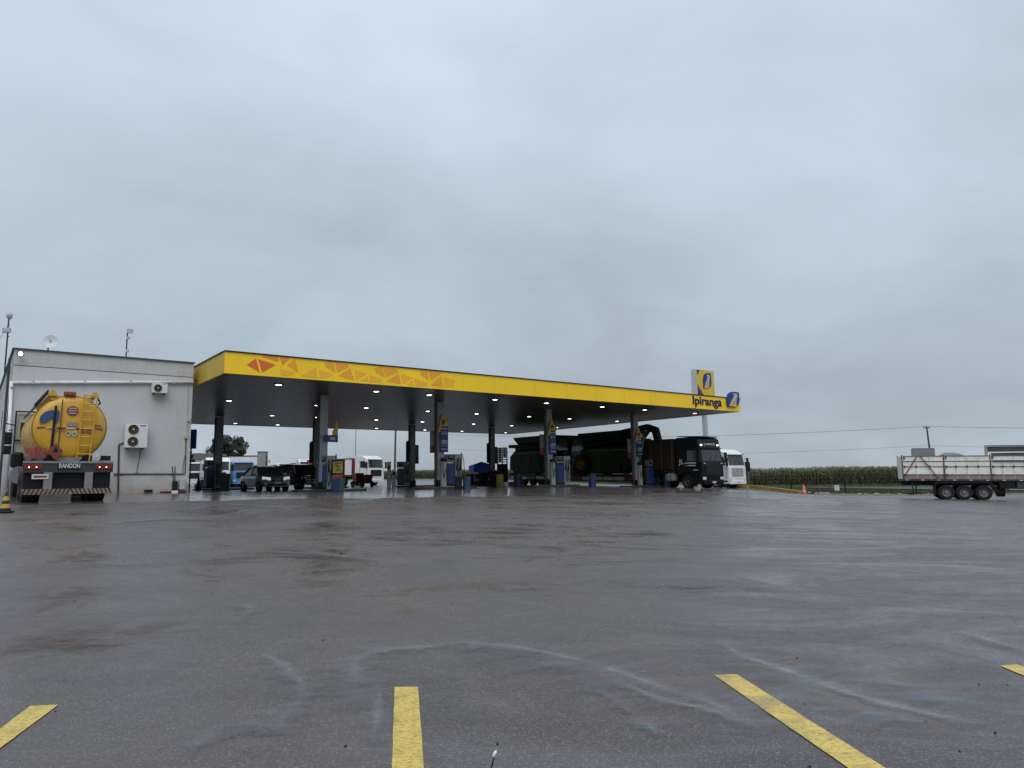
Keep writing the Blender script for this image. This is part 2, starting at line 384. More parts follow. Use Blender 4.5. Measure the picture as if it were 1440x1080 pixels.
def paint_line(pts4, label):
    p = [atg(*pp) for pp in pts4]   # near-left, near-right, far-right, far-left ; extended toward camera by the caller
    n_ = 24; vs = []
    for i in range(n_ + 1):
        f = i / n_; l_, r__ = p[0].lerp(p[3], f), p[1].lerp(p[2], f)
        for k_, q_ in enumerate((l_, r__)):
            j = Vector(((rnd.random() - .5) * .003, (rnd.random() - .5) * .003, 0))
            z = gz(q_.x, q_.y) + .006; vs.append((q_.x + j.x, q_.y + j.y, z)); 
    vs = [(v[0], v[1], v[2]) for v in vs]; k0 = len(vs)
    fs = [(2 * i, 2 * i + 1, 2 * i + 3, 2 * i + 2) for i in range(n_)]
    me = bpy.data.meshes.new('parking_line'); me.from_pydata(vs, [], fs); me.materials.append(PAINT)
    o = bpy.data.objects.new('parking_line', me); C.objects.link(o); o['kind'] = 'structure'; o['label'] = label
def extend(a, b, k):   # extend pixel line a->b beyond a
    return (a[0] - (b[0] - a[0]) * k, a[1] - (b[1] - a[1]) * k)
paint_line([extend((551, 1080), (555, 967), 1.2), extend((596, 1080), (588, 967), 1.2), (588, 967), (555, 967)], 'yellow parking line running straight towards the viewer')
paint_line([extend((1192, 1080), (1004, 949), .9), extend((1243, 1080), (1035, 949), .9), (1036, 949), (1004, 950)], 'long diagonal yellow parking line right of centre')
paint_line([(-200, 1176), (-150, 1164), (82, 992), (42, 994)], 'short diagonal yellow parking line at the lower left corner')
paint_line([(1800, 1100), (1860, 1096), (1431, 935), (1406, 937)], 'tip of a yellow parking line at the right edge')
# ------------------------------------------------------------------ oil films on the asphalt
def oil_mat(name, iri=.0, strength=.4, basec=(.15, .155, .162), rough=.3, sc=2.0, lo=.34, hi=.66, fl=.12):
    m = bpy.data.materials.new(name); m.use_nodes = True; t = m.node_tree; t.nodes.clear(); n = t.nodes.new; l = t.links.new
    o = n('ShaderNodeOutputMaterial'); tr = n('ShaderNodeBsdfTransparent'); p = n('ShaderNodeBsdfPrincipled'); mi = n('ShaderNodeMixShader')
    c = n('ShaderNodeTexCoord'); mpo = n('ShaderNodeMapping'); mpo.inputs['Scale'].default_value = (.55, 1.3, 1); l(c.outputs['Object'], mpo.inputs[0]); a = n('ShaderNodeTexNoise'); a.inputs['Detail'].default_value = 11; a.inputs['Roughness'].default_value = .74; a.inputs['Distortion'].default_value = .5
    l(mpo.outputs[0], a.inputs['Vector'])
    r = n('ShaderNodeMapRange'); l(a.outputs[0], r.inputs[0]); r.inputs[1].default_value = lo; r.inputs[2].default_value = hi; r.inputs[3].default_value = fl; r.inputs[4].default_value = strength
    at = n('ShaderNodeAttribute'); at.attribute_name = 'edge'
    mu = n('ShaderNodeMath'); mu.operation = 'MULTIPLY'; l(r.outputs[0], mu.inputs[0]); l(at.outputs['Fac'], mu.inputs[1])
    l(mu.outputs[0], mi.inputs[0]); l(tr.outputs[0], mi.inputs[1]); l(p.outputs[0], mi.inputs[2]); l(mi.outputs[0], o.inputs[0])
    hs = n('ShaderNodeValToRGB'); e = hs.color_ramp.elements
    e[0].position = .3; e[0].color = (.10, .15, .20, 1); e[1].position = .7; e[1].color = (.17, .15, .17, 1)
    for ps, cc in ((.4, (.19, .19, .14, 1)), (.48, (.20, .13, .12, 1)), (.56, (.12, .145, .20, 1)), (.63, (.12, .19, .16, 1))): k = e.new(ps); k.color = cc
    l(a.outputs[0], hs.inputs[0])
    mxx = n('ShaderNodeMixRGB'); mxx.inputs[0].default_value = iri; mxx.inputs[1].default_value = (*basec, 1); l(hs.outputs[0], mxx.inputs[2])
    l(mxx.outputs[0], p.inputs['Base Color']); p.inputs['Roughness'].default_value = rough; a.inputs['Scale'].default_value = sc
    return m
OIL1, OIL2 = oil_mat('oil_scum', .2, .75), oil_mat('oil_rainbow', .8, .8)
def oil(pix, wpx, m, label):
    """a soft ribbon of film following pixel points on the ground"""
    P = [atg(*p) for p in pix]; pts_ = []
    for i in range(len(P) - 1):
        for k in range(8):
            tt = k / 8; p0 = P[max(i - 1, 0)]; p1 = P[i]; p2 = P[i + 1]; p3 = P[min(i + 2, len(P) - 1)]
            pts_.append(.5 * ((2 * p1) + (p2 - p0) * tt + (2 * p0 - 5 * p1 + 4 * p2 - p3) * tt ** 2 + (3 * p1 - p0 - 3 * p2 + p3) * tt ** 3))
    pts_.append(P[-1]); n_ = len(pts_); vs = []; ed = []
    prof = (0, .5, 1, .5, 0)
    for i, p in enumerate(pts_):
        d = (pts_[min(i + 1, n_ - 1)] - pts_[max(i - 1, 0)]); d.z = 0; d.normalize(); s_ = Vector((-d.y, d.x, 0))
        w = wpx * (1 + .35 * math.sin(i * .9) + .2 * math.sin(i * 2.3)); e_ = min(1, i / 6, (n_ - 1 - i) / 6)
        for j in range(5):
            q_ = p + s_ * w * (j - 2) / 2; vs.append((q_.x, q_.y, gz(q_.x, q_.y) + .011)); ed.append(prof[j] * e_)
    fs = [(i * 5 + j, i * 5 + j + 1, i * 5 + j + 6, i * 5 + j + 5) for i in range(n_ - 1) for j in range(4)]
    me = bpy.data.meshes.new('oil_film'); me.from_pydata(vs, [], fs); me.materials.append(m)
    at_ = me.attributes.new('edge', 'FLOAT', 'POINT'); at_.data.foreach_set('value', ed)
    for p in me.polygons: p.use_smooth = True
    o = bpy.data.objects.new('oil_film', me); C.objects.link(o); o['kind'] = 'stuff'; o['label'] = label
oil([(520, 1000), (500, 965), (498, 935), (540, 918), (610, 912), (655, 906), (700, 912), (780, 925), (860, 950), (920, 968), (990, 990), (1040, 1010), (1078, 1036)], .30, OIL1, 'long curved grey oil scum on the wet asphalt')
oil([(700, 908), (790, 926), (870, 952), (960, 978), (1050, 1014)], .55, OIL2, 'faint rainbow oil sheen in the near centre')
oil([(830, 965), (870, 990), (910, 1020), (925, 1040)], .10, OIL2, 'small rainbow oil streak')
oil([(365, 922), (400, 945), (425, 975), (400, 1010), (380, 1030), (345, 1020), (330, 1040)], .15, OIL1, 'hooked grey oil streak left of the centre line')
oil([(250, 1078), (290, 1040), (340, 1010)], .14, OIL1, 'grey oil smear near the bottom')
oil([(1015, 905), (1050, 930), (1110, 950), (1180, 990), (1260, 1010), (1380, 1030)], .35, OIL2, 'curved rainbow oil sheen right of the long line')
oil([(1160, 935), (1230, 950), (1300, 975), (1400, 1000)], .5, OIL2, 'blue rainbow oil patch at the right')
oil([(1345, 888), (1380, 900), (1460, 925)], .2, OIL1, 'pale oil line at the right edge')
oil([(525, 960), (530, 1010), (520, 1075)], .12, OIL1, 'thin scum trail beside the centre line')
oil([(270, 728), (264, 718), (290, 711), (340, 711), (380, 716), (410, 724), (380, 727)], .45, OIL1, 'looped tyre track by the forecourt')
oil([(150, 738), (200, 732), (270, 731), (330, 734)], .4, OIL1, 'pale tyre track towards the tanker')
oil([(320, 850), (345, 856), (350, 862), (335, 880)], .15, OIL1, 'small pale loop stain')
MUD = oil_mat('red_mud_stain', 0, .75, (.075, .040, .026), .42, 2.0, .44, .58, 0); DARK = oil_mat('dark_wet_stain', 0, .75, (.022, .019, .018), .5, 1.7, .46, .58, 0); PALE = oil_mat('pale_scum', 0, .6, (.15, .15, .155), .3, 1.6, .42, .62, 0)
RIMM = oil_mat('pale_rim', 0, .75, (.22, .225, .235), .32, 2.2, .30, .58, .18)
def darkstain(pix, w, m, label): oil(pix, w, m, label)
for pix, w in (([(20, 895), (70, 900), (130, 905), (165, 912)], .9), ([(30, 840), (90, 838), (150, 836)], .9), ([(70, 785), (120, 783), (160, 780)], .8), ([(60, 725), (110, 722), (150, 724)], 1.0), ([(280, 822), (295, 818), (310, 816)], .3)):
    oil(pix, w, MUD, 'reddish brown mud stain on the wet asphalt before the tanker')
for pix, w in (([(360, 772), (430, 778), (480, 782), (520, 776)], 1.0), ([(500, 757), (600, 762), (720, 764)], .8), ([(560, 742), (680, 745), (800, 744)], .9), ([(820, 752), (900, 750), (960, 755)], .7), ([(700, 766), (790, 772), (880, 778)], .5), ([(250, 716), (300, 722), (345, 714)], .5), ([(830, 822), (960, 826), (1100, 832)], .35), ([(430, 735), (450, 738), (470, 735)], .4)):
    oil(pix, w, DARK, 'dark wet streak across the asphalt')
for pix, w in (([(300, 748), (420, 744), (560, 750), (700, 752)], .5), ([(0, 802), (130, 795), (300, 790), (450, 788)], .35), ([(600, 790), (720, 782), (840, 790), (960, 784)], .5), ([(1000, 735), (1130, 745), (1260, 748), (1420, 752)], .8), ([(900, 722), (1050, 726), (1200, 730), (1400, 735)], .6), ([(780, 760), (900, 764), (1050, 770)], .4), ([(1060, 790), (1180, 784), (1330, 788)], .4), ([(690, 830), (780, 824), (860, 812)], .25), ([(1330, 862), (1400, 880), (1470, 905)], .5), ([(1290, 838), (1380, 833), (1460, 836)], .4)):
    oil(pix, w, PALE, 'pale foam streak across the wet asphalt')
for pix, w in (([(512, 968), (499, 945), (505, 926), (545, 915), (600, 911), (655, 905), (668, 916)], .10), ([(650, 904), (720, 911), (800, 926), (870, 946), (940, 972), (1000, 990), (1070, 1030)], .09), ([(370, 921), (395, 935), (418, 955), (428, 975)], .07), ([(1014, 902), (1040, 922), (1100, 942), (1180, 972), (1280, 1000), (1390, 1022)], .10), ([(1345, 888), (1380, 898), (1450, 918)], .09), ([(535, 962), (532, 1000), (524, 1050)], .05), ([(860, 955), (930, 985), (1000, 1000), (1040, 1020)], .08), ([(345, 850), (352, 858), (344, 872)], .08), ([(150, 738), (190, 733), (280, 728)], .18), ([(600, 726), (760, 724), (860, 728)], .2), ([(265, 722), (285, 713), (330, 710), (395, 714), (415, 724)], .16), ([(330, 726), (345, 718), (380, 717)], .14)):
    oil(pix, w, RIMM, 'thin pale rim of foam on the wet asphalt')
# pebbles and leaf litter on the asphalt
mb = MB()
for i in range(260):
    y_ = 3 + 20 * rnd.random() ** 1.6; x_ = (rnd.random() - .5) * y_ * 1.6; r0 = .003 + .007 * rnd.random() ** 3
    z_ = gz(x_, y_)
    mb.lathe([(0.0001, -r0 * .3), (r0, 0), (r0 * .8, r0 * .6), (0.0001, r0 * .9)], (x_, y_, z_ + r0 * .2), (rnd.random() * .3, rnd.random() * .3, 1), 5)
o = mb.build('pebble', mat('pebble_dark', (.03, .022, .018), .6, 0, .4, 20)); o['kind'] = 'stuff'; o['label'] = 'small dark pebbles scattered over the wet asphalt'
# weed at the bottom edge
wp = aty(686, 1092, 3.3); wp.z = gz(wp.x, wp.y)
wd = thing('weed', 'small dark weed with one white bud sprouting at the bottom edge', 'plant', wp)
WEED = mat('weed_dark', (.012, .014, .010), .6, 0, .3, 20)
for k, (dx, h, bend) in enumerate(((-.055, .07, -.03), (-.03, .10, -.02), (.0, .16, .02), (-.07, .04, -.04), (.02, .05, .03))):
    m_ = MB(); m_.path([(dx * .3, 0, 0), (dx * .6, 0, h * .5), (dx + bend * .4, 0, h * .8), (dx + bend, 0, h)], .0028, 5)
    m_.build('stem', WEED, wd)
wd.scale = (1.4, 1.4, 1.88)
m_ = MB(); m_.lathe([(.0005, -.01), (.005, -.004), (.004, .006), (.0005, .01)], (.022, 0, .168), (.6, 0, .7), 7); m_.build('bud', mat('white_bud', (.8, .8, .78), .5), wd, True)
# ================================================================== BUILDING
P_R = FL + Vector((0, 0, 0))
def on_ray_line(px, P0, d2):    # intersect vertical plane of pixel column with line P0 + t d2
    d = ray(px, 600); det = d2.x * (-d.y) - (-d.x) * d2.y
    return ((-P0.x) * (-d.y) - (-d.x) * (-P0.y)) / det
WR = aty(270.5, 560, 33.6); WR.z = 0
tl = on_ray_line(12, WR, -A); WL = WR - A * tl
zb = min(gz(WR.x, WR.y), gz(WL.x, WL.y)) - .1; ZT = EYE + 5.74
WW = (WR - WL).length; BD = 24.0
bld = thing('building', 'light grey rendered flat roofed service building left of the canopy', 'building', (WL.x, WL.y, zb), HEAD_A)
HB = ZT - zb
def wall_mat():
    m = mat('grey_render', (.50, .51, .515), .75, 0, .05, 1.2, bump=.15, bscale=30, dirt=(.40, .39, .37), dirt_amt=.22, stretch=(.9, .9, .3))
    t = m.node_tree; b = t.nodes['Principled BSDF']; n = t.nodes.new; l = t.links.new
    src = b.inputs['Base Color'].links[0].from_socket
    c = n('ShaderNodeTexCoord'); s_ = n('ShaderNodeSeparateXYZ'); l(c.outputs['Object'], s_.inputs[0])
    ns = n('ShaderNodeTexNoise'); ns.inputs['Scale'].default_value = 1.1; ns.inputs['Detail'].default_value = 6; l(c.outputs['Object'], ns.inputs['Vector'])
    a_ = n('ShaderNodeMath'); a_.operation = 'MULTIPLY_ADD'; l(ns.outputs[0], a_.inputs[0]); a_.inputs[1].default_value = -1.6; l(s_.outputs[2], a_.inputs[2])
    r = n('ShaderNodeMapRange'); l(a_.outputs[0], r.inputs[0]); r.inputs[1].default_value = -.75; r.inputs[2].default_value = .25; r.inputs[3].default_value = .75; r.inputs[4].default_value = 0
    x = n('ShaderNodeMixRGB'); l(r.outputs[0], x.inputs[0]); l(src, x.inputs[1]); x.inputs[2].default_value = (.27, .19, .13, 1); l(x.outputs[0], b.inputs['Base Color'])
    return m
WALL = wall_mat()
PARA = mat('parapet_render', (.47, .475, .47), .8, 0, .08, 1.5, bump=.15, bscale=30, dirt=(.28, .28, .27), dirt_amt=.35, stretch=(1.2, 1.2, .2))
# local frame: x along A (right), y along B (back)
def bz(px, py):   # pixel on the front wall -> local x, z
    d = ray(px, py); O = Vector((0, 0, EYE)); k = (WL - O).dot(-B) / d.dot(-B); p = O + d * k
    return ((p - WL).dot(A), p.z - zb)
sL, sR = bz(14, 513)[1], bz(271, 532)[1]; SEAM = (sL + sR) / 2
MB().box((WW / 2, BD / 2, SEAM / 2), (WW, BD, SEAM)).build('wall', WALL, bld)
MB().box((WW / 2, BD / 2, SEAM + .02), (WW - .06, BD - .06, .04)).build('seam', GREY, bld)
MB().box((WW / 2, BD / 2, (SEAM + .04 + HB) / 2), (WW, BD, HB - SEAM - .04)).build('parapet', PARA, bld)
MB().box((WW / 2, -.01, HB + .02), (WW + .1, .14, .05)).build('coping', DGREY, bld)
MB().box((-.01, BD / 2, HB + .02), (.14, BD, .05)).build('coping', DGREY, bld)
# drain pipe along the wall
pr, pl = bz(272, 537.8), bz(11, 538)
m_ = MB(); m_.tube((pl[0] + .12, -.09, pl[1]), (WW, -.09, pr[1]), .065, n=12); m_.tube((pl[0] + .12, -.09, pl[1] + .05), (.09, -.09, 0), .065, n=12)
m_.build('drain_pipe', WHITE, bld, True)
for f in (.12, .38, .63, .88):
    x_ = pl[0] + (WW - pl[0]) * f; z_ = pl[1] + (pr[1] - pl[1]) * f
    MB().box((x_, -.085, z_), (.05, .17, .16)).build('pipe_clamp', LGREY, bld)
# left side wall: windows and a pipe
for yy in (2.2, 5.6, 9.0, 12.5):
    MB().box((-.01, yy, 3.9), (.05, 1.3, .9)).build('window', GLASS, bld)
MB().tube((-.12, .9, 0), (-.12, .9, HB - .3), .05).build('side_pipe', DGREY, bld)
# conduits on the wall
def wl(p, y=-.03): a_, b_ = bz(*p); return (a_, y, b_)
def conduit(pp, r=.022, m=DGREY): MB().path([wl(p) for p in pp], r).build('conduit', m, bld)
conduit([(166, 693), (167, 626)], .04); conduit([(167, 625), (175, 622)], .03); conduit([(160, 666.5), (259, 666.5)], .03); conduit([(160, 669), (195, 665)], .014)
conduit([(198, 632), (192, 664)], .012); conduit([(260, 666), (261.5, 614)], .022); conduit([(263, 612), (264.5, 541)], .015, LGREY)
conduit([(242, 656), (244, 680)], .02); conduit([(246, 656), (245.5, 680)], .02); conduit([(257, 665), (257, 655), (260, 640)], .012)
for p, s_ in (((265, 590), .14), ((261, 614), .14)):
    a_, z_ = bz(*p); MB().box((a_, -.05, z_), (s_, .1, s_ * 1.3)).build('junction_box', mat('cream_plastic', (.5, .48, .38), .5), bld, bevel=.01)
a_, z_ = bz(245, 683); MB().box((a_, -.12, z_), (.20, .22, .42)).build('tap_box', BLACK, bld)
MB().box((a_ - .02, -.24, z_ - .28), (.26, .1, .12)).build('tap_box_plate', WHITE, bld)
a_, z_ = bz(255, 681); MB().box((a_, -.14, z_), (.26, .24, .5)).build('meter_box', LGREY, bld, bevel=.03)
a_, z_ = bz(208.5, 690.5); MB().box((a_, -.01, z_), (.34, .06, .13)).build('floor_vent', BLACK, bld)
a1, z1 = bz(225, 691.5); a2, _ = bz(262, 691.5); MB().box(((a1 + a2) / 2, -.1, z1), (a2 - a1, .18, .05)).build('red_skirting', DRED, bld)
# painted-over ladder marks
GH = mat('patched_render', (.545, .55, .545), .75, 0, .2, 6)
gm = MB()
for x_ in (250, 256.5): p0, p1 = bz(x_, 553), bz(x_ - 6, 655); gm.bar((p0[0], -.003, p0[1]), (p1[0], -.003, p1[1]), .01, .03)
for k in range(9):
    p0 = bz(249.5 - k * .6, 556 + k * 9); p1 = bz(257 - k * .6, 556 + k * 9); gm.bar((p0[0], -.003, p0[1]), (p1[0], -.003, p1[1]), .01, .03)
for x_ in (248, 256, 262): p0, p1 = bz(x_, 513), bz(x_, 529); gm.bar((p0[0], -.003, p0[1]), (p1[0], -.003, p1[1]), .01, .02)
for y_ in (515, 523): p0, p1 = bz(247, y_), bz(271, y_ + 1.5); gm.bar((p0[0], -.003, p0[1]), (p1[0], -.003, p1[1]), .01, .02)
gm.build('ladder_mark', GH, bld)
# floodlight
a_, z_ = bz(28, 501)
MB().box((a_, -.30, z_ + .05), (.26, .10, .14)).build('floodlight', DGREY, bld); MB().lathe([(.001, .03), (.06, .02), (.08, 0)], (a_, -.36, z_ + .05), (0, -1, 0), 14).build('floodlight_lens', mat('flood_glow', (1, 1, 1), .4, emit=(1, 1, 1), es=9), bld)
MB().bar((a_, -.24, z_ + .05), (a_, 0, z_ + .05), .04).build('floodlight_arm', DGREY, bld)
# security camera
a_, z_ = bz(16, 544); MB().box((a_, -.12, z_), (.1, .22, .1)).build('security_camera', WHITE, bld, bevel=.02)
# air conditioners
def wallpt(px, py, out_=0.0):
    a_, z_ = bz(px, py); p = WL + A * a_ - B * out_; return Vector((p.x, p.y, zb + z_))
FANM = mat('fan_bronze', (.11, .075, .04), .5, .3, .3, 10)
def ac_unit(label, p0, p1, fans, deep=.35):
    (x0, z1), (x1, z0) = bz(*p0), bz(*p1); w, h = x1 - x0, z1 - z0
    p = WL + A * ((x0 + x1) / 2) - B * (deep / 2 + .14)
    r = thing('air_conditioner', label, 'air conditioner', (p.x, p.y, zb + z0), HEAD_A)
    MB().box((0, 0, h / 2), (w, deep, h)).build('casing', mat('ac_white', (.66, .68, .68), .4, 0, .08, 4, dirt=(.4, .38, .33), dirt_amt=.3), r, bevel=.015)
    for fx, fz, fr in fans:
        cx_, cz_, rr = (fx - .5) * w, fz * h, fr * h
        f_ = MB().lathe([(.001, .0), (rr, 0), (rr, .03), (rr * .93, .03), (rr * .93, .005)], (cx_, -deep / 2 - .005, cz_), (0, -1, 0), 24).build('fan', FANM, r)
        g_ = MB()
        for k in range(8):
            t_ = k * math.pi / 4; g_.bar((cx_, -deep / 2 - .03, cz_), (cx_ + math.cos(t_) * rr * .93, -deep / 2 - .03, cz_ + math.sin(t_) * rr * .93), .008)
        for q_ in (.35, .6, .85): g_.lathe([(rr * q_, .025), (rr * q_ + .006, .025), (rr * q_ + .006, .031), (rr * q_, .031)], (cx_, -deep / 2, cz_), (0, -1, 0), 24)
        g_.build('guard', BLACK, f_)
        MB().tube((cx_, -deep / 2 - .02, cz_), (cx_, -deep / 2 - .045, cz_), rr * .22, n=14).build('hub', mat('fan_hub', (.5, .45, .3), .5), f_)
    for s_ in (-1, 1):
        b_ = MB(); b_.bar((s_ * w * .35, -deep / 2 + .03, -.03), (s_ * w * .35, deep / 2 + .14, -.03), .04); b_.bar((s_ * w * .35, deep / 2 + .13, -.03), (s_ * w * .35, deep / 2 + .13, .2), .04); b_.build('bracket', DGREY, r)
    MB().box((w * .28, -deep / 2 - .004, h * .94), (w * .28, .006, h * .035)).build('badge', DGREY, r)
    return r
ac_unit('large white outdoor unit with two stacked brown fans on the grey wall', (174.5, 597), (203.5, 630.5), [(.34, .77, .20), (.34, .26, .20)], .38)
ac_unit('small white outdoor unit with one fan high under the drain pipe', (212, 540), (232.5, 554.5), [(.36, .5, .38)], .3)
# antennas on the roof
def mast(label, px, pb, ptop, back=1.0):
    a_, _ = bz(px, 500); p = WL + A * a_ + B * back
    base = Vector((p.x, p.y, ZT + .05)); s_ = FPX / p.y
    r = thing('antenna_mast', label, 'antenna', base)
    h = (ptop) / s_; MB().tube((0, 0, -1.0), (0, 0, h), .03).build('pole', DGREY, r); return r, h, 1 / s_
r, h, u_ = mast('antenna mast with small dome and panel at the roof corner', 9, 0, 52, .6)
MB().lathe([(.001, -.15), (.07, -.12), (.12, -.02), (.12, .06), (.07, .13), (.001, .15)], (0.02, 0, h - .1), (0, -.3, 1), 18).build('dome', LGREY, r, True)
MB().box((0, -.08, h * .52), (.34, .1, .22)).build('panel', LGREY, r, bevel=.03)
MB().bar((0, 0, h * .35), (.1, -.05, h * .35), .03).build('bracket', DGREY, r)
MB().tube((0, 0, h * .7), (-.3, -.3, 0), .008, n=5).build('stay_wire', DGREY, r)
r, h, u_ = mast('round white mesh dish antenna on a short roof pole', 69, 0, 27, .8)
dn = Vector((.35, -.85, .12)).normalized()
MB().lathe([(.001, .0), (.15, .015), (.26, .05), (.32, .09), (.31, .095), (.25, .06), (.001, .012)], Vector((.10, 0, h * .62)) , dn, 26).build('dish', mat('dish_white', (.62, .65, .67), .5), r, True)
MB().bar((0, 0, h * .62), (.12, 0, h * .62), .05).build('bracket', DGREY, r); MB().tube(Vector((.1, 0, h * .62)), Vector((.1, 0, h * .62)) + dn * .25, .015).build('feed_horn', DGREY, r)
r, h, u_ = mast('thin mast with two small square antennas near the roof centre', 181.5, 0, 44, .8)
MB().box((.14, -.04, h - .1), (.22, .12, .2)).build('panel', LGREY, r); MB().box((.07, -.03, h - .42), (.1, .1, .12)).build('panel', LGREY, r)
MB().box((.06, -.03, h * .28), (.1, .1, .14)).build('panel', LGREY, r)
# ================================================================== CANOPY
can = thing('canopy', 'long yellow fascia fuel station canopy with dark soffit and lit lamps', 'canopy', (FL.x, FL.y, 0), HEAD_A)
# local x along A, y along B
SOF = mat('soffit_metal', (.088, .074, .064), .33, 0, .12, .6, spec=.22)
npan = 46; pw = CD / npan
sm = MB().box((0, 0, 0), (CL - .16, pw - .035, .03)).mesh('soffit_panel', SOF)
for i in range(npan):
    o = bpy.data.objects.new('soffit_panel', sm); C.objects.link(o); o.parent = can; o.location = (CL / 2, (i + .5) * pw, ZS + .045 + (rnd.random() - .5) * .004)
MB().box((CL / 2, CD / 2, ZS + .14), (CL - .2, CD - .2, .12)).build('ceiling_deck', BLACK, can)
MB().box((CL / 2, CD / 2, ZS + .62), (CL - .4, CD - .4, .1)).build('roof_deck', GREY, can)
MB().box((CL / 2, .03, ZS + FT / 2), (CL, .08, FT)).build('front_fascia', YEL, can)
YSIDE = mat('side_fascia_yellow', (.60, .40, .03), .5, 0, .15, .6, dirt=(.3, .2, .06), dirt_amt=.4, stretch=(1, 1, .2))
nseg = 14
for i in range(nseg):
    l_ = (CD - .16) / nseg; MB().box((.03, .09 + l_ * (i + .5), ZS + FT / 2), (.07, l_ - .015, FT)).build('side_fascia', YSIDE, can)
MB().box((CL - .03, CD / 2 + .04, ZS + FT / 2), (.07, CD - .08, FT)).build('side_fascia', YEL, can)
MB().box((CL / 2, CD - .03, ZS + FT / 2), (CL - .2, .07, FT)).build('rear_fascia', YSIDE, can)
MB().box((CL / 2, .02, ZS + FT + .025), (CL + .06, .16, .05)).build('fascia_cap', BLACK, can)
MB().box((.02, CD / 2 + .1, ZS + FT + .025), (.14, CD - .2, .05)).build('fascia_cap', BLACK, can)
# fine joints on the fascia
jm = MB()
for i in range(1, 15): jm.box((CL * i / 15, -.0115, ZS + FT / 2), (.012, .003, FT - .02))
jm.build('fascia_joint', mat('joint_yellow', (.5, .34, .02), .5), can)
# graphics
PC = [mat('print_red', (.66, .14, .02), .35, 0, .05), mat('print_orange_red', (.74, .27, .02), .35, 0, .05), mat('print_orange', (.80, .36, .02), .35, 0, .05), mat('print_light_orange', (.86, .44, .02), .35, 0, .05)]
tris = [(0, [(152,115),(205,77),(226,160)]), (0, [(218,82),(320,115),(240,160)]), (1, [(243,70),(258,56),(330,63),(337,98)]), (1, [(340,66),(405,72),(360,120)]),
(2, [(385,115),(432,80),(448,160)]), (3, [(345,140),(435,158),(388,182),(355,175)]), (3, [(465,178),(552,130),(562,192)]), (3, [(570,142),(645,170),(625,185),(575,195)]),
(2, [(600,108),(625,92),(655,98),(665,160),(612,128)]), (2, [(663,98),(735,108),(740,130),(675,160)]), (2, [(680,178),(750,135),(772,206)]), (3, [(775,145),(845,165),(785,206)]),
(3, [(808,208),(848,178),(855,213)]), (3, [(862,172),(935,200),(928,214),(862,216)]), (2, [(890,135),(935,125),(948,186),(900,158)]), (2, [(942,126),(1020,140),(1028,155),(955,186)]),
(2, [(960,208),(1030,165),(1042,226)]), (3, [(1046,170),(1115,190),(1055,226)]), (3, [(1075,226),(1112,202),(1115,236)]), (3, [(1122,192),(1200,222),(1195,238),(1125,238)]),
(2, [(1155,150),(1198,145),(1205,208),(1160,170)]), (2, [(1205,146),(1280,160),(1215,206)]), (2, [(1215,232),(1275,180),(1290,244)]), (3, [(1295,182),(1355,205),(1350,238),(1300,243)])]
for ci, poly in tris:
    pp = [fas(310 + x / 4.114, 485 + y / 4.114) for x, y in poly]
    if sum(pp[i][0] * pp[(i + 1) % len(pp)][1] - pp[(i + 1) % len(pp)][0] * pp[i][1] for i in range(len(pp))) < 0: pp = pp[::-1]
    MB().prism(pp, (0, -.014, 0), X3, Z3, .006).build('fascia_print', PC[ci], can)
# lettering and logo
INK = mat('dark_blue_ink', (.012, .016, .05), .4)
t0, z0 = fas(973.2, 568.3 - (0)); t1, z1 = fas(1014, 571.5)
zb1 = fas(973.2, 568.8)[1]; zb2 = fas(1014, 571.0)[1]; zI = fas(975, 556)[1]
lh = (zI - zb1)
text('Ipiranga', 'lettering', INK, can, (t0, -.03, zb1 - lh * .20), X3, Z3, width=(t1 - t0), size=lh * 1.30, ext=.02, off=.018)
def logo(parent, o, r, u, w, h, m1, m2, m3, dep=.06):
    """leaf shaped emblem with white and orange wedge"""
    def P(l): return [(x * w, y * h) for x, y in l]
    MB().prism(P([(0, 0), (0, .55), (.1, .82), (.3, .96), (.5, 1), (1, 1), (1, .42), (.92, .18), (.72, .04), (.5, 0)]), o, r, u, dep).build('emblem', m1, parent)
    nn = Vector(r).cross(Vector(u)).normalized(); o2 = Vector(o) + nn * dep
    MB().prism(P([(.12, .06), (.56, .74), (.44, .88), (.80, .90), (.86, .62), (.76, .66), (.70, .0), (.58, .0), (.60, .5), (.42, .0)]), o2, r, u, .008).build('emblem_wedge', m2, parent)
    MB().prism(P([(.14, .02), (.5, .36), (.62, .02)]), o2 + nn * .009, r, u, .008).build('emblem_corner', m3, parent)
LW = mat('print_pale', (.42, .44, .40), .4); LO = mat('print_amber', (.7, .36, .03), .4)
ta, za = fas(1021, 571.6); tb, zb_ = fas(1036.5, 552)
logo(can, (ta, -.05, za), X3, Z3, tb - ta, zb_ - za, BLUE, LW, LO, .12)
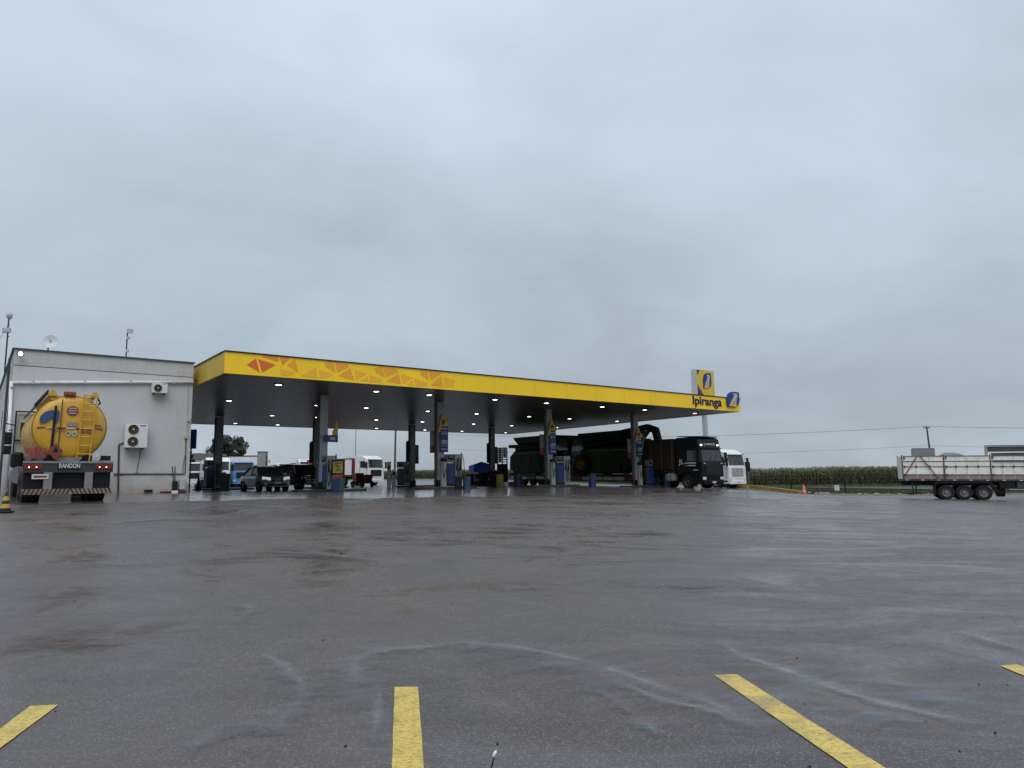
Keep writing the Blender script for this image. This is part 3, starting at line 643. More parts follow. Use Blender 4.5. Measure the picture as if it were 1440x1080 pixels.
# lamps
LAMPS = [(2.306, (390, 528.6, 603.7, 696.6, 769, 847.7, 907.6, 978)), (9.666, (320.7, 444.9, 514.8, 601.5, 670.4, 744.3, 801.3, 868)),
         (16.82, (382.4, 445.5, 529, 594, 666, 719.5, 783)), (24.0, (330.9, 390.5, 529.6, 597.5, 649.6, 711))]
hm = MB().lathe([(.001, 0), (.25, 0), (.25, -.04), (.19, -.04), (.17, -.02)], (0, 0, 0), Z3, 20).mesh('lamp_housing', mat('lamp_housing', (.25, .25, .25), .4))
lm_ = MB().lathe([(.001, -.040), (.12, -.036), (.155, -.018)], (0, 0, 0), Z3, 18).mesh('lamp_lens', LEDM)
for off, xs_ in LAMPS:
    for x_ in xs_:
        y_ = 545 + off * 2.2; tt = on_ray_line(x_, FL + B * off * KS, A)
        # refine with real pixel height of that row
        o = bpy.data.objects.new('ceiling_lamp', hm); C.objects.link(o); o.parent = can; o.location = (tt, off * KS, ZS + .028)
        o2 = bpy.data.objects.new('lamp_lens', lm_); C.objects.link(o2); o2.parent = o; o2.location = (0, 0, 0)
# columns
COLM = mat('column_paint', (.36, .37, .37), .45, .1, .12, 2, stretch=(1, 1, .3), dirt=(.16, .15, .14), dirt_amt=.35)
front = [(454, 5.5), (618, 5.5), (770.5, 5.5), (892, 5.5)]; back = [(309, 21.5), (446, 21.5), (579.6, 21.5), (691.4, 21.5)]
cols = []
for x_, off in front + back:
    tt = on_ray_line(x_, FL + B * off, A); p = cp(tt, off); z = gz(p.x, p.y); cols.append((tt, off, p, z))
    m_ = MB(); w_ = .46
    m_.box((tt, off, (z + ZS) / 2), (w_, w_ * .8, ZS - z)); 
    c_ = m_.build('column', COLM, can, bevel=.02)
    MB().box((tt, off, z + .28), (w_ + .06, w_ * .8 + .06, .5)).build('column_base', BLACK, c_)
    MB().tube((tt - w_ / 2 - .07, off, z), (tt - w_ / 2 - .07, off, ZS), .06, n=10).build('downpipe', DGREY, c_)
# islands
def island(p, ang, L_, W_, label):
    z = gz(p.x, p.y); r = thing('pump_island', label, 'kerb island', (p.x, p.y, z), ang, 'concrete islands under the canopy')
    poly = []
    for k in range(9): t_ = -math.pi / 2 + math.pi * k / 8; poly.append((L_ / 2 - W_ / 2 + math.cos(t_) * W_ / 2, math.sin(t_) * W_ / 2))
    for k in range(9): t_ = math.pi / 2 + math.pi * k / 8; poly.append((-L_ / 2 + W_ / 2 + math.cos(t_) * W_ / 2, math.sin(t_) * W_ / 2))
    MB().prism(poly, (0, 0, -.05), X3, Y3, .17).build('kerb', mat('island_kerb', (.05, .048, .045), .5, 0, .3, 4), r)
    MB().prism([(x * .96, y * .86) for x, y in poly], (0, 0, .12), X3, Y3, .012).build('top', CONC, r)
names = ['nearest front column by the cars', 'second front column with the price board', 'third front column before the harvesters', 'right front column beside the black truck', 'left rear column near the grey bin', 'second rear column behind the dark car', 'third rear column from the left', 'right rear column by the blue tent']
for (tt, off, p, z), nm in zip(cols, names):
    island(cp(tt + .5, off), HEAD_A, 4.2, 1.15, 'low concrete pump island around the ' + nm)
# price boards on the columns
FLAG = mat('flag_yellow', (.55, .37, .02), .5, 0, .1)
GB = mat('board_grey', (.17, .17, .18), .5)
PRC = mat('board_print', (.45, .5, .6), .5)
def board(label, c, zlo, zhi, side=1):
    tt, off, p, z = c; r = thing('price_board', label, 'price sign', (p.x, p.y, z), HEAD_A, 'blue price boards on the front columns')
    w = .56; y0 = -.30; zc = (zlo + zhi) / 2
    MB().box((.12, y0 - .03, zc), (w, .06, zhi - zlo)).build('board', BLUE, r, bevel=.01)
    MB().box((.12, y0 - .065, zlo + (zhi - zlo) * .34), (w * .95, .008, (zhi - zlo) * .24)).build('print_panel', mat('print_panel_blue', (.10, .16, .28), .5), r)
    MB().box((.12, y0 - .068, zlo + (zhi - zlo) * .115), (w * .8, .01, .06)).build('print_line', PRC, r)
    text('S10', 'price_text', PRC, r, (-.08, y0 - .07, zlo + (zhi - zlo) * .64), X3, Z3, width=.36, size=.26, ext=.004, off=.01)
    MB().box((.12, y0 - .068, zhi - .14), (w * .7, .01, .07)).build('print_line', PRC, r)
    for q_ in (.36, .44): MB().box((.12 + (q_ - .4) * .6, y0 - .078, zlo + (zhi - zlo) * q_), (w * .6, .01, .08)).build('print_line', PRC, r)
    # yellow sail
    h = .95
    MB().prism([(-.40, -.35), (-.28, -.40), (-.18, -.25), (-.12, .0), (.36, .0), (.46, .14), (.42, .25), (.18, .38), (.10, .68), (-.08, .72)], (.04, y0 - .02, zhi - .0), X3, Z3, .06).build('yellow_sail', FLAG, r)
    MB().prism([(-.10, .04), (-.12, .30), (.12, .34), (.02, .04)], (.06, y0 - .085, zhi + .06), X3, Z3, .01).build('sail_emblem', NAVY, r)
    MB().prism([(.02, .04), (.12, .16), (.18, .04)], (.06, y0 - .087, zhi + .06), X3, Z3, .01).build('sail_emblem', LW, r)
def zpix(c, py):
    s_ = c[2]; d = ray(720 + 1000 * s_.x / s_.y, py); return EYE + d.z / d.y * s_.y - c[3]
board('blue price board with yellow sail on the second front column', cols[1], zpix(cols[1], 636), zpix(cols[1], 600))
board('blue price board with yellow sail on the third front column', cols[2], zpix(cols[2], 639), zpix(cols[2], 606))
board('blue price board with yellow sail on the column beside the black truck', cols[3], zpix(cols[3], 642), zpix(cols[3], 616))
# first column: board turned edge-on to the lanes
tt, off, p, z = cols[0]; r = thing('price_board', 'small blue board with tall yellow sail hung sideways on the first column', 'price sign', (p.x, p.y, z), HEAD_A, 'blue price boards on the front columns')
MB().box((.35, -.34, zpix(cols[0], 617)), (.75, .06, .38)).build('board', BLUE, r)
MB().box((.42, -.375, zpix(cols[0], 617)), (.3, .006, .16)).build('print_panel', PRC, r)
MB().prism([(-.18, -.25), (.06, -.6), (.12, -.58), (.10, .28), (.04, .62), (0, .6), (-.06, .2), (-.2, .0)], (.62, -.30, zpix(cols[0], 607)), X3, Z3, .05).build('yellow_sail', FLAG, r)
MB().bar((-.2, -.3, zpix(cols[0], 613)), (.3, -.3, zpix(cols[0], 615)), .04).build('bracket', GREY, r)
# grey and red boards on the hidden side of the columns
for i, (nm, yl, yh, dx) in enumerate([('second front', 637, 606, -.46), ('third front', 639, 611, -.52), ('right front', 645, 618, -.58)]):
    c = cols[i + 1]; zl, zh = zpix(c, yl), zpix(c, yh)
    r = thing('info_board', f'grey notice board with red foot on the left of the {nm} column', 'notice board', (c[2].x, c[2].y, c[3]), HEAD_A, 'grey notice boards on the columns')
    MB().box((dx, .06, (zl + (zh - zl) * .32 + zh) / 2), (.34, .05, (zh - zl) * .68)).build('board', GB, r); MB().box((dx, .06, zl + (zh - zl) * .16), (.34, .05, (zh - zl) * .32)).build('red_foot', DRED, r)
    MB().bar((dx + .1, .06, zh - .3), (-.2, .06, zh - .3), .04).build('bracket', BLACK, r)
for i, (nm, yl, yh) in enumerate([('second rear', 651, 622), ('third rear', 651, 621), ('right rear', 651, 624)]):
    c = cols[i + 5]; zl, zh = zpix(c, yl), zpix(c, yh)
    r = thing('info_board', f'black and grey boards flanking the {nm} column', 'notice board', (c[2].x, c[2].y, c[3]), HEAD_A, 'grey notice boards on the columns')
    MB().box((-.46, -.02, (zl + zh) / 2), (.24, .1, zh - zl)).build('board', BLACK, r); MB().tube((-.46, -.02, zh), (-.26, 0, zh + .1), .05).build('bracket', BLACK, r)
    MB().box((.45, .0, (zl + zh) / 2 - .1), (.34, .06, (zh - zl) * .8)).build('board', GB, r); MB().box((.45, -.04, zl + .2), (.34, .03, (zh - zl) * .3)).build('red_foot', DRED, r)
# ================================================================== DISPENSERS
HOSE = mat('hose_black', (.015, .015, .015), .5)
DWH = mat('dispenser_white', (.42, .43, .42), .45, 0, .2, 5, dirt=(.2, .19, .18), dirt_amt=.4)
def make_dispenser():
    r = thing('fuel_dispenser', 'x', 'fuel pump', (0, 0, 0), 0, 'fuel pumps under the canopy')
    MB().box((-.28, 0, .78), (.52, .48, 1.3)).build('blue_cabinet', BBLUE, r, bevel=.02)
    MB().box((-.28, 0, .09), (.56, .5, .12)).build('plinth', BLACK, r)
    h_ = MB().box((-.28, 0, 1.72), (.56, .5, .5)).build('display_head', GREY, r, bevel=.03)
    MB().box((-.28, -.255, 1.76), (.44, .02, .26)).build('screen', BLACK, h_); MB().box((-.28, -.27, 1.8), (.3, .01, .1)).build('digits', mat('lcd', (.2, .22, .18), .4), h_)
    MB().box((.24, 0, 1.0), (.46, .44, 1.95)).build('hose_tower', DWH, r, bevel=.02)
    for k in (0, 1):
        x_ = .12 + .2 * k
        MB().box((x_, -.25, 1.15), (.09, .08, .3)).build('nozzle', BLACK, r, bevel=.01)
        MB().path([(x_, -.28, 1.25), (x_ + .06, -.36, 1.55), (x_ + .02, -.3, 1.75), (x_ - .03, -.34, 1.3), (x_ - .03, -.36, .5), (x_ + .03, -.34, .22), (x_ + .1, -.32, .5), (x_ + .1, -.3, 1.1)], .022).build('hose', HOSE, r)
    MB().tube((.5, 0, .1), (.5, 0, 2.1), .02).build('hose_mast', BLACK, r); MB().path([(.5, 0, 2.1), (.62, -.1, 1.6), (.66, -.12, .8), (.56, -.1, .3)], .022).build('hose', HOSE, r)
    return r
proto = make_dispenser(); used = False
def dispenser(px, off, label, ang=0, sc=1.0):
    global used
    o = proto if not used else copy_tree(proto); used = True
    tt = on_ray_line(px, FL + B * off, A); p = cp(tt, off); o.location = (p.x, p.y, gz(p.x, p.y) + .12); o.rotation_euler = (0, 0, HEAD_A + ang); o.scale = (sc, sc, sc); o['label'] = label
    return o
dispenser(461, 5.4, 'blue fuel pump beside the first front column and the poster stand', -.5, .92)
dispenser(638, 5.6, 'fuel pump with blue cabinet and white hose tower right of the second front column', -.2)
dispenser(790, 5.6, 'fuel pump with blue cabinet right of the third front column', -.3)
dispenser(916, 5.6, 'fuel pump with blue cabinet in front of the brown truck body', -.3)
dispenser(302, 20.6, 'dark fuel pump at the left rear column', .2, 1.0)
dispenser(568, 20.8, 'fuel pump left of the third rear column', -.4, 1.0)

for px_, hh_, lb_ in ((547.5, 1.95, 'tall slim white air and water post, left one'), (554, 1.35, 'shorter white air and water post, right one')):
    tt = on_ray_line(px_, FL + B * 17, A); p = cp(tt, 17); r = thing('service_post', lb_, 'service post', (p.x, p.y, gz(p.x, p.y)), HEAD_A - .4, 'white service posts in the rear lane')
    MB().box((0, 0, hh_ / 2), (.28, .24, hh_)).build('post', WHITE, r, bevel=.03); MB().box((0, -.13, hh_ * .78), (.2, .02, .2)).build('gauge', BLACK, r); MB().path([(.1, -.14, hh_ * .7), (.2, -.2, hh_ * .4), (.12, -.16, .15)], .02).build('hose', HOSE, r)
# white service cabinet and extinguisher on the front columns
for i, nm in ((1, 'second front'), (2, 'third front'), (3, 'right front')):
    c = cols[i]; r = thing('service_cabinet', f'narrow white service cabinet with hanging hoses at the {nm} column', 'cabinet', (c[2].x, c[2].y, c[3] + .13), HEAD_A, 'white cabinets on the columns')
    MB().box((.08, -.30, .75), (.34, .2, 1.5)).build('cabinet', DWH, r, bevel=.02); MB().box((.08, -.31, 1.62), (.3, .2, .2)).build('reel', BLACK, r, bevel=.04)
    MB().path([(.2, -.42, 1.6), (.36, -.45, 1.2), (.42, -.45, .6), (.34, -.45, .15), (.24, -.45, .5), (.2, -.43, 1.1)], .02).build('hose', HOSE, r)
    MB().path([(.0, -.42, 1.5), (-.02, -.44, .9), (.06, -.44, .5), (.12, -.43, 1.0)], .016).build('hose', HOSE, r)
# poster stand and bins
def onrow(px, off): tt = on_ray_line(px, FL + B * off, A); p = cp(tt, off); return Vector((p.x, p.y, gz(p.x, p.y)))
p = onrow(476, 4.6)
r = thing('poster_stand', 'yellow poster in a black frame over coloured leaflet racks', 'poster stand', p + Vector((0, 0, .0)), HEAD_A - .75)
MB().box((0, .05, 1.30), (.66, .05, .75)).build('frame', BLACK, r); MB().box((0, .02, 1.30), (.54, .02, .62)).build('poster', mat('poster_yellow', (.55, .46, .10), .5, 0, .3, 9), r)
for k, (c_, z_) in enumerate(((mat('leaf_red', (.5, .10, .07), .5, 0, .3, 14), .82), (mat('leaf_orange', (.55, .25, .10), .5, 0, .3, 14), .68), (mat('leaf_green', (.2, .42, .12), .5, 0, .3, 14), .54))):
    for j in range(3): MB().box((-.2 + .2 * j, .0 - .03 * k, z_), (.18, .08, .12)).build('leaflet_rack', c_, r)
for s_ in (-1, 1): MB().box((s_ * .3, .09, .85), (.05, .04, 1.7)).build('post', BLACK, r)
for z_, w_ in ((1.52, .36), (1.42, .12), (1.36, .3), (1.22, .14), (1.14, .28)):
    MB().box((.02 - .1 * (z_ == 1.42), .006, z_), (w_, .006, .05)).build('print_mark', mat('poster_ink', (.12, .10, .03), .5), r)
def bin_(px, off, m, label, w=.5, h=.95, lid=None, group='bins and drums on the forecourt', name='waste_bin', cat='bin', dz=0):
    p = onrow(px, off); r = thing(name, label, cat, p + Vector((0, 0, dz)), HEAD_A - .4, group)
    MB().loft([[( -w * .42, -w * .42, 0), (w * .42, -w * .42, 0), (w * .42, w * .42, 0), (-w * .42, w * .42, 0)], [(-w / 2, -w / 2, h), (w / 2, -w / 2, h), (w / 2, w / 2, h), (-w / 2, w / 2, h)]]).build('body', m, r, bevel=.03)
    MB().box((0, 0, h + .02), (w * 1.06, w * 1.06, .06)).build('rim', lid or m, r, bevel=.01); return r
def drum(px, off, m, label, rr=.29, h=.9, dz=0):
    p = onrow(px, off); r = thing('drum', label, 'drum', p + Vector((0, 0, dz)), 0, 'bins and drums on the forecourt')
    MB().lathe([(.001, 0), (rr, 0), (rr, h * .32), (rr + .015, h * .34), (rr, h * .36), (rr, h * .64), (rr + .015, h * .66), (rr, h * .68), (rr, h), (rr - .03, h), (rr - .03, h - .03), (.001, h - .03)], (0, 0, 0), Z3, 20).build('shell', m, r)
    MB().lathe([(rr - .02, h - .01), (rr + .012, h - .01), (rr + .012, h + .02), (rr - .02, h + .02)], (0, 0, 0), Z3, 20).build('rim', DGREY, r)
NB, NG = mat('bin_navy', (.015, .03, .12), .5), mat('bin_green', (.02, .10, .085), .5)
bin_(472.5, 4.0, NB, 'navy blue bin under the left of the poster stand', .42, .66); bin_(480, 4.0, NG, 'dark green bin under the right of the poster stand', .42, .66)
bin_(320, 17.6, mat('bin_grey', (.09, .105, .12), .5), 'tall grey wheeled bin beside the silver grey sedan', .62, 1.05)
drum(656, 4.8, mat('drum_blue', (.04, .10, .2), .5), 'blue drum right of the hose tower at the second column', .24, .72)
drum(702, 9.0, mat('drum_yellow', (.42, .34, .03), .5), 'yellow drum by the dark display racks', .25, .85)
drum(727, 7.8, mat('drum_navy', (.02, .035, .11), .5), 'dark blue drum left of the third front column', .3, .85)
drum(830.5, 5.6, mat('drum_violet', (.05, .06, .2), .5), 'violet blue drum before the low loader deck', .27, .85)
drum(934, 4.6, mat('drum_faded', (.04, .07, .17), .5), 'faded blue drum behind the last fuel pump', .26, .85)
for x_, lb in ((645, 'square black waste box at the edge of the forecourt below the second column'),):
    bin_(x_ - 1, 2.6, BLACK, lb, .42, .72)
# cones
def cone(p, h, m1, m2, label, bands=2):
    r = thing('traffic_cone', label, 'cone', p, rnd.random(), 'traffic cones')
    R0 = h * .26
    MB().box((0, 0, .02), (h * .62, h * .62, .04)).build('base', m1, r, bevel=.01)
    f = lambda z: R0 * (1 - z / h * .86)
    MB().lathe([(f(.04), .04), (f(h), h), (.001, h)], (0, 0, 0), Z3, 18).build('cone_body', m1, r, True)
    for k in range(bands):
        za_, zb__ = h * (.22 + .36 * k), h * (.42 + .36 * k); MB().lathe([(f(za_) + .006, za_), (f(zb__) + .006, zb__)], (0, 0, 0), Z3, 18).build('band', m2, r, True)
cone(atg(7, 721), .52 * 1.05, BLACK, mat('cone_yellow', (.45, .29, .03), .5), 'black and yellow cone at the left edge before the tanker')
cone(onrow(282.5, 19), .9, BLACK, DGREY, 'dark cone in the lane left of the rear pump', 1)
cone(atg(1131, 694.5), .80, mat('cone_orange', (.55, .10, .05), .5), mat('cone_pale', (.5, .35, .3), .5), 'orange cone at the end of the yellow kerb')
# ================================================================== WHEELS
WM = {}
def wheel(parent, x, y, r, w=.3, rim=RIM, side=-1, hub=.28):
    key = (round(r, 3), w, rim.name, side)
    if key not in WM:
        t_ = MB().lathe([(r * .58, -w / 2), (r * .9, -w / 2), (r, -w / 2 + .04), (r, w / 2 - .04), (r * .9, w / 2), (r * .58, w / 2)], (0, 0, 0), Y3, 28).mesh('wheel', TYRE)
        s_ = side
        rm = MB().lathe([(r * .60, s_ * w * .48), (r * .55, s_ * w * .40), (r * .50, s_ * w * .1), (r * .30, s_ * w * .05), (r * .24, s_ * w * .30), (r * .001 + .001, s_ * w * .34)], (0, 0, 0), Y3, 28).mesh('rim', rim)
        bm_ = MB()
        for k in range(10):
            a_ = k * math.pi / 5; bm_.tube((math.cos(a_) * r * .19, s_ * w * .30 + 0, math.sin(a_) * r * .19), (math.cos(a_) * r * .19, s_ * w * .38, math.sin(a_) * r * .19), .014, n=5)
        WM[key] = (t_, rm, bm_.mesh('wheel_nut', DGREY))
    a, b_, c_ = WM[key]
    o = bpy.data.objects.new('wheel', a); C.objects.link(o); o.parent = parent; o.location = (x, y, r)
    o2 = bpy.data.objects.new('rim', b_); C.objects.link(o2); o2.parent = o
    return o
# ================================================================== CAB-OVER TRUCK CAB (local x forward, front at x=0, y left, z up)
def cab(r, paint, Wd=2.5, Ln=2.25, H=3.6, roof='high', wheels=True, trim=BLACK, grille=BLACK, screen_sign=None):
    hw = Wd / 2; zt = H
    prof = [(-.02, .38), (0, .95), (-.01, 1.75), (-.05, 2.0), (-.22, 2.92), (-.42, 3.12) if roof != 'tall' else (-.26, 3.15)]
    prof += {'high': [(-.8, zt - .12), (-1.1, zt), (-Ln, zt)], 'tall': [(-.36, zt - .16), (-.55, zt), (-Ln, zt)]}.get(roof, [(-.7, zt), (-Ln, zt)])
    prof += [(-Ln, 1.05), (-1.95, 1.05), (-1.88, .98), (-1.72, 1.12), (-1.38, 1.2), (-1.05, 1.12), (-.85, .85), (-.80, .38)]
    if H < 3.3: prof = [(x, z if z < 2.9 else min(z, H - .12 if x > -.6 else H)) for x, z in prof]
    MB().prism([(x, z) for x, z in prof], (0, hw, 0), X3, Z3, Wd).build('cab_body', paint, r, bevel=.07)
    # windshield (raked), proud of the body
    def fr(z): # x of front surface at height z
        for (xa, za), (xb, zb2) in zip(prof[:6], prof[1:6]):
            if za <= z <= zb2: return xa + (xb - xa) * (z - za) / max(zb2 - za, 1e-6)
        return -.22
    z0_, z1_ = 2.02, min(2.86, H - .25)
    Rk = [Vector((fr(z0_) + .012, -hw + .14, z0_)), Vector((fr(z0_) + .012, hw - .14, z0_)), Vector((fr(z1_) + .012, hw - .18, z1_)), Vector((fr(z1_) + .012, -hw + .18, z1_))]
    off = Vector((.012, 0, 0)); MB().add([p for p in Rk] + [p + off for p in Rk], [(0, 1, 2, 3), (4, 5, 6, 7), (0, 1, 5, 4), (1, 2, 6, 5), (2, 3, 7, 6), (3, 0, 4, 7)]).build('windshield', GLASS, r)
    for yy in (-.35, .25): MB().bar((fr(2.05) + .035, yy, 2.05), (fr(2.5) + .035, yy + .35, 2.45), .02).build('wiper', BLACK, r)
    MB().box((fr(z1_) + .10, 0, z1_ + .08), (.22, Wd - .3, .05)).build('sun_visor', trim, r)
    MB().box((.012, 0, 1.42), (.03, Wd * .66, .72)).build('grille', grille, r)
    for k in range(4): MB().box((.035, 0, 1.14 + k * .18), (.02, Wd * .62, .03)).build('grille_slat', DGREY, r)
    for s_ in (-1, 1):
        MB().box((.01, s_ * (hw - .25), .78), (.06, .36, .20)).build('headlight', LENS, r, bevel=.02)
        MB().box((.02, s_ * (hw - .22), .52), (.04, .18, .08)).build('fog_lamp', LENS, r)
        m_ = MB(); m_.bar((-.10, s_ * hw, 2.62), (.02, s_ * (hw + .26), 2.62), .04); m_.bar((-.10, s_ * hw, 1.98), (.02, s_ * (hw + .26), 1.98), .04); mo = m_.build('mirror_arm', BLACK, r)
        MB().box((.02, s_ * (hw + .26), 2.3), (.12, .24, .74)).build('mirror', BLACK, mo, bevel=.03)
        # side window
        MB().prism([(-.36, 2.02), (-.50, 2.78), (-1.3, 2.78), (-1.3, 2.02)], (0, s_ * (hw + .008) + .004, 0), X3, Z3, .008).build('side_window', GLASS, r)
        d_ = MB()
        for (xa, za), (xb, zb2) in (((-.28, 1.0), (-.28, 1.98)), ((-1.4, 1.15), (-1.4, 2.9))): d_.bar((xa, s_ * (hw + .003), za), (xb, s_ * (hw + .003), zb2), .008, .018)
        d_.build('door_gap', BLACK, r); MB().box((-1.28, s_ * (hw + .025), 1.72), (.18, .04, .04)).build('door_handle', BLACK, r)
        MB().box((-.45, s_ * (hw - .06), .62), (.5, .14, .12)).build('step', BLACK, r)
        if wheels: wheel(r, -1.38, s_ * (hw - .2), .52, .32, DRIM if paint is TRKBLK else RIM, s_)
    MB().box((.03, 0, .50), (.1, Wd * .92, .3)).build('bumper', paint if paint is not WHITE else WHITE, r, bevel=.03)
    MB().box((.09, 0, .5), (.02, .42, .13)).build('number_plate', mat('plate_white', (.5, .5, .5), .5), r)
    if roof == 'high':
        MB().box((-.62, 0, 3.08), (.5, Wd * .8, .05), Matrix.Rotation(.5, 3, 'Y')).build('roof_edge', trim, r)
# ------------------------------------------------------------------ Black truck with box and low loader
fp = FL + A * 34.5 + B * .84
tr = thing('truck', 'black cab over truck with white side script leaving the canopy', 'truck', (fp.x, fp.y, gz(fp.x + .5, fp.y) ), math.atan2(-B.y, -B.x))
ps, pe = gz(fp.x, fp.y), gz(fp.x - B.x * -18, fp.y - B.y * -18)
cab(tr, TRKBLK, 2.5, 2.3, 3.75, 'tall', trim=BLACK)
WS = mat('white_script', (.62, .62, .62), .4)
# sees the truck's own right side ( -y is the truck's right; camera sees the side toward -A )
sd_ = 1 if (-A).dot(Vector((B.y, -B.x, 0))) > 0 else -1     # left of heading -B is (B.y,-B.x)
ys_ = sd_ * 1.262
rr_ = Vector((1, 0, 0)) if sd_ < 0 else Vector((-1, 0, 0))
def side_text(par, body, x0, z0, wdt, size, m=WS, y=None, off=.006):
    y = ys_ if y is None else y
    if sd_ < 0: return text(body, 'side_script', m, par, (x0, y, z0), X3, Z3, width=wdt, size=size, ext=.004, off=off)
    return text(body, 'side_script', m, par, (x0 + wdt, y, z0), -X3, Z3, width=wdt, size=size, ext=.004, off=off)
side_text(tr, 'JL', -2.05, 1.72, .50, .5); side_text(tr, 'TRANSPORTES', -1.55, 1.80, 1.05, .15)
MB().box((-1.0, ys_, 1.70), (.9, .012, .07)).build('script_line', WS, tr); MB().box((-.55, ys_, 1.38), (.42, .012, .08)).build('door_badge', LGREY, tr)
tx = text('JL TRANSPORTES', 'visor_script', WS, tr, (-.235, -.62, 3.13), Y3, Z3, width=1.2, size=.2, ext=.02)
for s_ in (-1, 1): MB().box((-.25, s_ * .95, 3.18), (.06, .16, .1)).build('roof_lamp', HEADL, tr)
for s_ in (-1, 1): MB().box((.045, s_ * .98, 1.86), (.02, .2, .05), Matrix.Rotation(s_ * .3, 3, 'X')).build('badge_strip', WS, tr)
MB().box((-1.3, 0, 3.82), (1.9, 2.3, .06), Matrix.Rotation(.03, 3, 'Y')).build('roof_spoiler', BLACK, tr)
# chassis, fuel tank, drive wheels
BROWN = mat('brown_box_planks', (.035, .024, .015), .7, 0, .4, 4)
MB().box((-12.6, 0, .92), (20.8, .9, .22)).build('chassis', BLACK, tr)
MB().box((-3.0, ys_ * .8, .85), (.9, .5, .55)).build('fuel_tank', STEEL, tr, bevel=.1)
for x_ in (-3.05, -2.75): MB().box((x_, ys_ * .995, .87), (.06, .03, .6)).build('tank_strap', DWHITE, tr)
MB().bar((-2.4, ys_ * .97, 1.2), (-3.6, ys_ * .97, 1.28), .05).build('mudguard_edge', DRED, tr)
for x_ in (-4.6, -5.9):
    for s_ in (-1, 1): wheel(tr, x_, s_ * 1.03, .52, .42, DRIM, s_)
# plank sided box body right behind the cab
bx = MB().box((-4.25, 0, 2.55), (3.3, 2.44, 2.3)).build('box_body', BROWN, tr)
MB().box((-4.4, 0, 1.22), (3.6, 2.3, .36)).build('dark_filler', BLACK, tr); MB().box((-4.4, 0, .75), (4.4, 1.3, .6)).build('lower_dark_filler', BLACK, tr)  # black blocks added to keep the underside of the truck dark
for k in range(8):
    for s_ in (-1, 1): MB().box((-4.25, s_ * 1.24, 1.54 + k * .28), (3.3, .04, .25)).build('plank', BROWN, bx)
for x_ in (-2.7, -3.7, -4.8, -5.8):
    for s_ in (-1, 1): MB().box((x_, s_ * 1.275, 2.55), (.07, .04, 2.3)).build('stake', RUST, bx)
# low loader deck
MB().box((-14.6, 0, .92), (16.6, 2.6, .16)).build('loader_deck', BLACK, tr); MB().box((-14.6, 0, .68), (16.4, 1.6, .40)).build('deck_dark_filler', BLACK, tr)  # lower black block added to darken the gap beneath the deck
for i in range(13):
    x_ = -6.9 - i * 1.25
    MB().box((x_, sd_ * 1.31, .70), (1.15, .03, .26)).build('side_board', DWHITE if i % 5 else DRED, tr)
for x_ in (-18.2, -19.5, -20.8):
    for s_ in (-1, 1): wheel(tr, x_, s_ * 1.0, .42, .4, DRIM, s_)
MB().box((-22.6, 0, 1.0), (.1, 2.5, .3)).build('tail_board', DRED, tr)
# level the combination with the forecourt by a small pitch
gf, gb_ = gz(fp.x, fp.y), gz(fp.x + B.x * 20, fp.y + B.y * 20)
ry = -math.atan2(gf - gb_, 20.0)
tr.location.z = gf; tr.rotation_mode = 'XYZ'; tr.rotation_euler = (0, ry, tr.rotation_euler.z)
